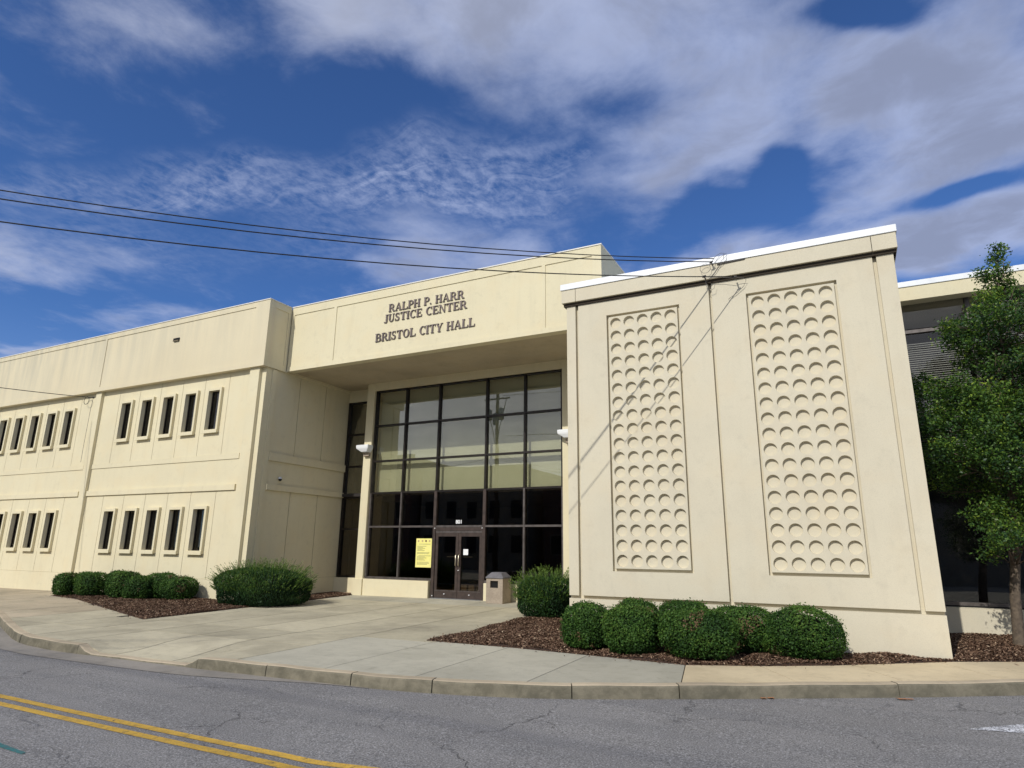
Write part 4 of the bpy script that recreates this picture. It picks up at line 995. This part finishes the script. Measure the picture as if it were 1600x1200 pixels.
def shrub(x, y, rx, ry, h, n, leaf, label, seed, sq=2.5):
    """clipped evergreen ball: superellipsoid, flat-ish top"""
    rs = np.random.default_rng(seed); g = G(x, y)+.03; cz = g + h*.47; rz = h*.53
    D = unit(rs.normal(0, 1, (n, 3))); p = sq+rs.uniform(.1, .8)
    rad = 1/((np.abs(D[:, 0])**p+np.abs(D[:, 1])**p+np.abs(D[:, 2])**p)**(1/p))
    lm = lump(D, seed); rad = rad*(1+.07*lm) - np.abs(rs.normal(0, .065, n)) + (rs.random(n) < .13)*rs.uniform(0, .14, n) + (D[:, 2] > .3)*(rs.random(n) < .03)*rs.uniform(.03, .10, n)
    S = np.array([rx, ry, rz]); P = D*rad[:, None]*S + np.array([x, y, cz]); P[:, 2] = np.maximum(P[:, 2], g+.02)
    nr = unit(D/S); V_, q = leaves(P, nr, leaf, .55, .75)
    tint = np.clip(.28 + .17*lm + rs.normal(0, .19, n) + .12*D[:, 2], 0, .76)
    n2 = lump(D, seed+500); tint = np.where((n2 > .9) & (rs.random(n) < .35), 1.0, tint*.97)
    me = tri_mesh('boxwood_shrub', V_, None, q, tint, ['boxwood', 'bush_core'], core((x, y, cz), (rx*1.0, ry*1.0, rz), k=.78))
    o = bpy.data.objects.new('boxwood_shrub', me); COL.objects.link(o)
    return tag(o, label, 'shrub', 'clipped shrubs in the mulch beds')
FR = [(-3.78, 10.10, .36, .36, .62, 'clipped green ball shrub leftmost in the front row before the dimpled block'),
      (-2.98, 9.86, .38, .38, .62, 'second clipped shrub from the left in the front row before the dimpled block'),
      (-3.16, 10.68, .36, .32, .66, 'clipped shrub half hidden behind the second front shrub, against the cream plinth'),
      (-2.04, 9.98, .52, .42, .60, 'widest clipped shrub in the middle of the front row before the dimpled block'),
      (-2.40, 10.75, .42, .32, .67, 'clipped shrub showing only its top behind the widest front shrub'),
      (-1.56, 10.72, .44, .38, .62, 'clipped shrub set back between the widest and the rightmost front shrubs'),
      (-.72, 10.62, .52, .44, .64, 'clipped round shrub at the right end of the row, standing apart')]
for i, (x, y, rx, ry, h, lab) in enumerate(FR): shrub(x, y, rx, ry, h, 15000, .034, lab, 20+i)
FL = [(-21.70, 12.42, .33, .34, .63, 'leftmost small clipped shrub at the far left end of the left mulch bed'),
      (-21.2, 12.72, .30, .32, .64, 'second clipped shrub from the left in the left mulch bed'),
      (-20.62, 12.52, .42, .40, .66, 'third clipped shrub from the left, in front, in the left mulch bed'),
      (-20.10, 12.98, .36, .34, .70, 'clipped shrub behind and between the third and the tall fourth in the left bed'),
      (-19.32, 12.65, .44, .42, .70, 'tallest front clipped shrub in the middle of the left mulch bed'),
      (-18.35, 12.55, .46, .42, .60, 'low wide clipped shrub right of the middle in the left mulch bed'),
      (-18.05, 12.98, .50, .36, .68, 'clipped shrub set against the wing wall right of the middle of the left bed'),
      (-17.08, 12.85, .46, .42, .60, 'rightmost clipped shrub of the left bed row, next to the big spreading yew')]
for i, (x, y, rx, ry, h, lab) in enumerate(FL): shrub(x, y, rx, ry, h, 7500, .045, lab, 60+i)
def yew(x, y, rx, ry, h, n, label, seed, ns=900):
    rs = np.random.default_rng(seed); g = G(x, y); cz = g+h*.42; rz = h*.48; S = np.array([rx*.92, ry*.92, rz])
    D = unit(rs.normal(0, 1, (n, 3))); p = 3.1; rad = 1/((np.abs(D)**p).sum(1)**(1/p)); lm = lump(D, seed)
    rad = rad*(1+.06*lm) - np.abs(rs.normal(0, .06, n)); P = D*rad[:, None]*S + np.array([x, y, cz]); P[:, 2] = np.maximum(P[:, 2], g+.02)
    up = D*.5 + np.array([0, 0, 1.0]); V1, q1 = leaves(P, unit(D/S), .06, .3, .6, up + rs.normal(0, .5, (n, 3)))
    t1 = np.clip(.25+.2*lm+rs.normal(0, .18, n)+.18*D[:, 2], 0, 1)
    # long shoots fanning up and out
    Ds = unit(rs.normal(0, 1, (ns*3, 3))); Ds = Ds[Ds[:, 2] > -.15][:ns]; ns = len(Ds); rad = 1/((np.abs(Ds)**p).sum(1)**(1/p))
    B0 = Ds*rad[:, None]*S*.93 + np.array([x, y, cz]); dirn = unit(Ds*np.array([1.0, 1.0, .6]) + np.array([0, 0, .55]) + rs.normal(0, .16, (ns, 3)))
    ln = rs.uniform(.10, .30, ns)*(.75+.5*(Ds[:, 2] > .1)); k = 11; PP, DD = [], []
    for j in range(k):
        f = (j+.5)/k; PP.append(B0 + dirn*(ln*f)[:, None]); DD.append(dirn + rs.normal(0, .45, (ns, 3)))
    PP = np.vstack(PP); DD = np.vstack(DD); V2, q2 = leaves(PP, rs.normal(0, 1, PP.shape), .045, .28, .3, DD)
    t2 = np.clip(.45+.06*np.repeat(np.arange(k), ns)+rs.normal(0, .13, len(PP)), 0, 1)
    me = tri_mesh('yew_bush', np.vstack([V1, V2]), None, np.vstack([q1, q2+len(V1)]), np.concatenate([t1, t2]), ['yew', 'bush_core'], core((x, y, cz), (rx*.92, ry*.92, rz), k=.84))
    o = bpy.data.objects.new('yew_bush', me); COL.objects.link(o); return tag(o, label, 'bush')
yew(-13.95, 12.95, 1.42, .95, 1.0, 26000, 'large spreading yew with feathery shoots at the corner of the left wing', 91, 1100)
yew(-6.12, 14.0, .74, .74, .90, 17000, 'dense upright yew with feathery top between the litter bin and the dimpled block', 92, 700)

# mulch beds
def inside(P, poly):
    x, y = P[:, 0], P[:, 1]; r = np.zeros(len(P), bool); n = len(poly)
    for i in range(n):
        (x0, y0), (x1, y1) = poly[i], poly[(i+1) % n]
        c = ((y0 > y) != (y1 > y)) & (x < (x1-x0)*(y-y0)/((y1-y0) if y1 != y0 else 1e-9)+x0); r ^= c
    return r
def mz(x, y): return G(x, y) + .012 + .018*np.sin(x*3.1+y*1.7) + .012*np.sin(x*7.3-y*5.1)
def bed(poly, dens, seed, lab, name):
    rs = np.random.default_rng(seed); root = empty(name); tag(root, kind='structure')
    surface('bed_soil', 'mulch_base', root, poly, None, lambda x, y: float(mz(x, y)), .3, .08)
    x0, x1 = min(p[0] for p in poly), max(p[0] for p in poly); y0, y1 = min(p[1] for p in poly), max(p[1] for p in poly)
    n = int((x1-x0)*(y1-y0)*dens); P = np.stack([rs.uniform(x0-.05, x1+.05, n), rs.uniform(y0-.05, y1+.05, n), np.zeros(n)], 1)
    j = P.copy(); j[:, :2] += rs.normal(0, .018, (n, 2)); P = P[inside(j, poly)]; n = len(P)
    sp = rs.random(n) < .035; P[sp, :2] += rs.normal(0, .13, (int(sp.sum()), 2))
    out_ = ~inside(P, poly); P[:, 2] = np.where(out_, G(P[:, 0], P[:, 1]) + .008, mz(P[:, 0], P[:, 1]) + rs.uniform(.002, .022, n))
    nr = np.tile([0, 0, 1.0], (n, 1)); V_, q = leaves(P, nr, .044, .36, .42)
    tint = np.clip(rs.beta(1.5, 2.7, n) + (rs.random(n) < .05)*.5, 0, 1)
    me = tri_mesh('wood_chips', V_, None, q, tint, ['chips']); o = bpy.data.objects.new('wood_chips', me); COL.objects.link(o); tag(o, lab, None, None, 'stuff'); return o
bed(BED_R, 4000, 5, 'brown wood chip mulch before the dimpled block', 'mulch_bed')
bed(BED_L, 2300, 6, 'brown wood chip mulch before the left wing', 'mulch_bed')
bed(BED_T, 3200, 8, 'brown wood chip mulch under the tree', 'mulch_bed')

# the tree at the right edge: leader, tiers of clumps
CL = [(2.96, 13.42, 5.36, 0.15), (2.9, 13.47, 5.18, 0.21), (2.9, 13.37, 4.91, 0.29), (2.78, 13.63, 4.86, 0.25), (3.0, 13.58, 4.7, 0.31), (2.65, 13.51, 4.96, 0.14), (2.73, 13.4, 4.45, 0.42), (3.1, 13.41, 4.42, 0.27), (2.57, 13.81, 4.36, 0.31), (3.76, 13.78, 4.16, 0.31), (2.71, 13.11, 3.96, 0.44), (3.35, 13.59, 4.01, 0.46), (3.2, 13.71, 4.15, 0.4), (2.14, 13.87, 3.92, 0.3), (3.85, 13.57, 3.58, 0.3), (2.37, 13.64, 4.01, 0.33), (3.6, 13.1, 3.65, 0.32), (2.53, 13.42, 3.68, 0.41), (3.52, 13.93, 3.69, 0.43), (2.96, 13.85, 3.59, 0.37), (1.95, 13.23, 3.94, 0.17), (4.08, 13.53, 3.72, 0.18), (2.38, 13.87, 3.51, 0.33), (3.62, 13.46, 3.24, 0.33), (2.63, 13.36, 3.14, 0.29), (3.2, 13.37, 3.08, 0.29), (2.94, 13.08, 3.2, 0.34), (1.52, 13.79, 3.05, 0.27), (3.93, 12.95, 2.61, 0.26), (1.66, 13.59, 2.75, 0.44), (3.93, 13.49, 2.52, 0.45), (2.03, 13.42, 2.8, 0.43), (3.77, 14.0, 2.75, 0.46), (2.37, 13.12, 2.55, 0.45), (3.16, 13.12, 2.48, 0.46), (2.86, 13.6, 2.61, 0.47), (1.6, 13.29, 2.27, 0.40), (3.93, 13.25, 2.07, 0.44), (1.97, 13.51, 2.21, 0.52), (3.49, 13.01, 2.01, 0.51), (2.32, 12.97, 2.01, 0.5), (3.16, 13.74, 2.08, 0.54), (2.87, 13.58, 2.1, 0.5), (1.68, 13.26, 1.6, 0.40), (3.65, 13.4, 1.51, 0.44), (1.55, 12.95, 1.76, 0.28), (4.0, 13.89, 1.75, 0.33), (2.08, 13.95, 1.61, 0.3), (3.49, 13.96, 1.55, 0.3), (2.49, 12.92, 1.47, 0.47), (1.78, 13.96, 1.29, 0.38), (3.51, 13.35, 1.17, 0.38), (2.24, 13.94, 1.07, 0.3), (3.15, 13.8, 1.03, 0.3), (2.68, 13.22, 1.26, 0.42), (2.18, 13.39, 0.71, 0.4), (2.86, 13.32, 0.69, 0.4), (2.66, 13.96, 0.82, 0.42), (2.19, 12.91, 0.3, 0.33), (2.6, 13.09, 0.3, 0.33), (2.14, 13.76, 0.02, 0.17), (2.77, 13.22, 0.03, 0.17), (2.11, 13.01, 1.73, 0.33), (3.29, 13.37, 1.71, 0.35)]
def tree():
    rs = np.random.default_rng(11)
    e = empty('tree', (2.29, 13.55, -1.4), 'slender green tree with a pointed leader standing in mulch right of the dimpled block', 'tree')
    tr = [(2.26, 13.55, -1.6), (2.29, 13.55, -1.31), (2.34, 13.55, -.62), (2.45, 13.56, .09), (2.60, 13.56, 1.78), (2.71, 13.55, 2.9), (2.83, 13.5, 4.3), (2.93, 13.45, 5.2)]
    b = MB().tube(tr, [.115, .085, .075, .066, .05, .036, .02, .006], 12); b.obj('trunk', 'bark', e, True)
    T = np.array(tr)
    b = MB()
    for (x, y, z, r) in CL:
        zz = max(z-.55, -.2) if r > .25 else z-.2; k = np.interp(zz, T[:, 2], np.arange(len(T))); i = int(k); f = k-i; p0 = T[i]*(1-f)+T[min(i+1, len(T)-1)]*f
        p1 = np.array((x, y, z)); mid = (p0+p1)/2 + np.array((0, 0, .06)); w = .022 if r > .25 else .01
        b.tube([p0, mid, p1], [w, w*.6, w*.3], 6)
        for _ in range(4):
            d = unit(rs.normal(0, 1, 3)); q = p1+d*r*.85; b.tube([mid, (mid+q)/2+rs.normal(0, .03, 3), q], [w*.45, w*.3, w*.15], 4)
    b.obj('limbs', 'bark', e, True)
    VV, QQ, TT = [], [], []; off = 0
    for (x, y, z, r) in CL:
        r = r*(.66 if z > 4.1 else (1.0 if z > 2.9 else 1.06))
        ns = int(108*(r/.4)**2)+10                      # sprays of leaves
        C_ = unit(rs.normal(0, 1, (ns, 3)))*(rs.random(ns)**.42)[:, None]*r*np.array([1, 1, .72]) + np.array([x, y, z])
        sd = unit(C_-np.array([x, y, z-.1]) + rs.normal(0, .4, (ns, 3))); k = 11
        P = (np.repeat(C_, k, 0) + rs.normal(0, .055, (ns*k, 3)))
        tb = np.repeat(rs.normal(.42, .20, ns) + rs.normal(0, .08) + .25*(C_[:, 2]-z)/r, k)  # sprays lighter towards each clump's top, sunlight put into the leaf colour
        V_, q = leaves(P, np.repeat(sd, k, 0)*.5+np.array([0, 0, .7]), .052, .55, .7)
        keep = np.repeat(P[:, 0] > (1.17 if True else 0), 4)
        VV.append(V_); QQ.append(q+off); off += len(V_); TT.append(np.clip(tb + rs.normal(0, .12, ns*k), 0, 1))
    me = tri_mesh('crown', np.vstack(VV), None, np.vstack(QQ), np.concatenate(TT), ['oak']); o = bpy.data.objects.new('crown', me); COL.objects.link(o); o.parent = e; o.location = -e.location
tree()

# litter leaves by the kerb
for (x, y, s, lab) in ((.36, 9.14, .06, 'larger brown fallen leaf at the kerb joint in front of the dimpled block corner'), (.44, 9.17, .045, 'smaller brown fallen leaf just right of the larger one at the kerb joint'), (-.98, 8.52, .05, 'brown fallen leaf at the kerb in front of the rightmost shrub'), (-1.05, 8.47, .04, 'tiny brown fallen leaf left beside the one in front of the rightmost shrub')):
    b = MB(); z = ROAD(x, y)+.006; n = 7
    vs = [(x, y, z+.012)] + [(x+s*math.cos(a)*(1+.3*math.sin(3*a)), y+s*.6*math.sin(a), z+.012*abs(math.sin(2*a))) for a in [2*math.pi*k/n for k in range(n)]]
    b.add(vs, [(0, k+1, (k+1) % n+1) for k in range(n)]); o = b.obj('fallen_leaf', 'dry_leaf'); tag(o, lab, 'leaf', 'fallen leaves at the kerb')
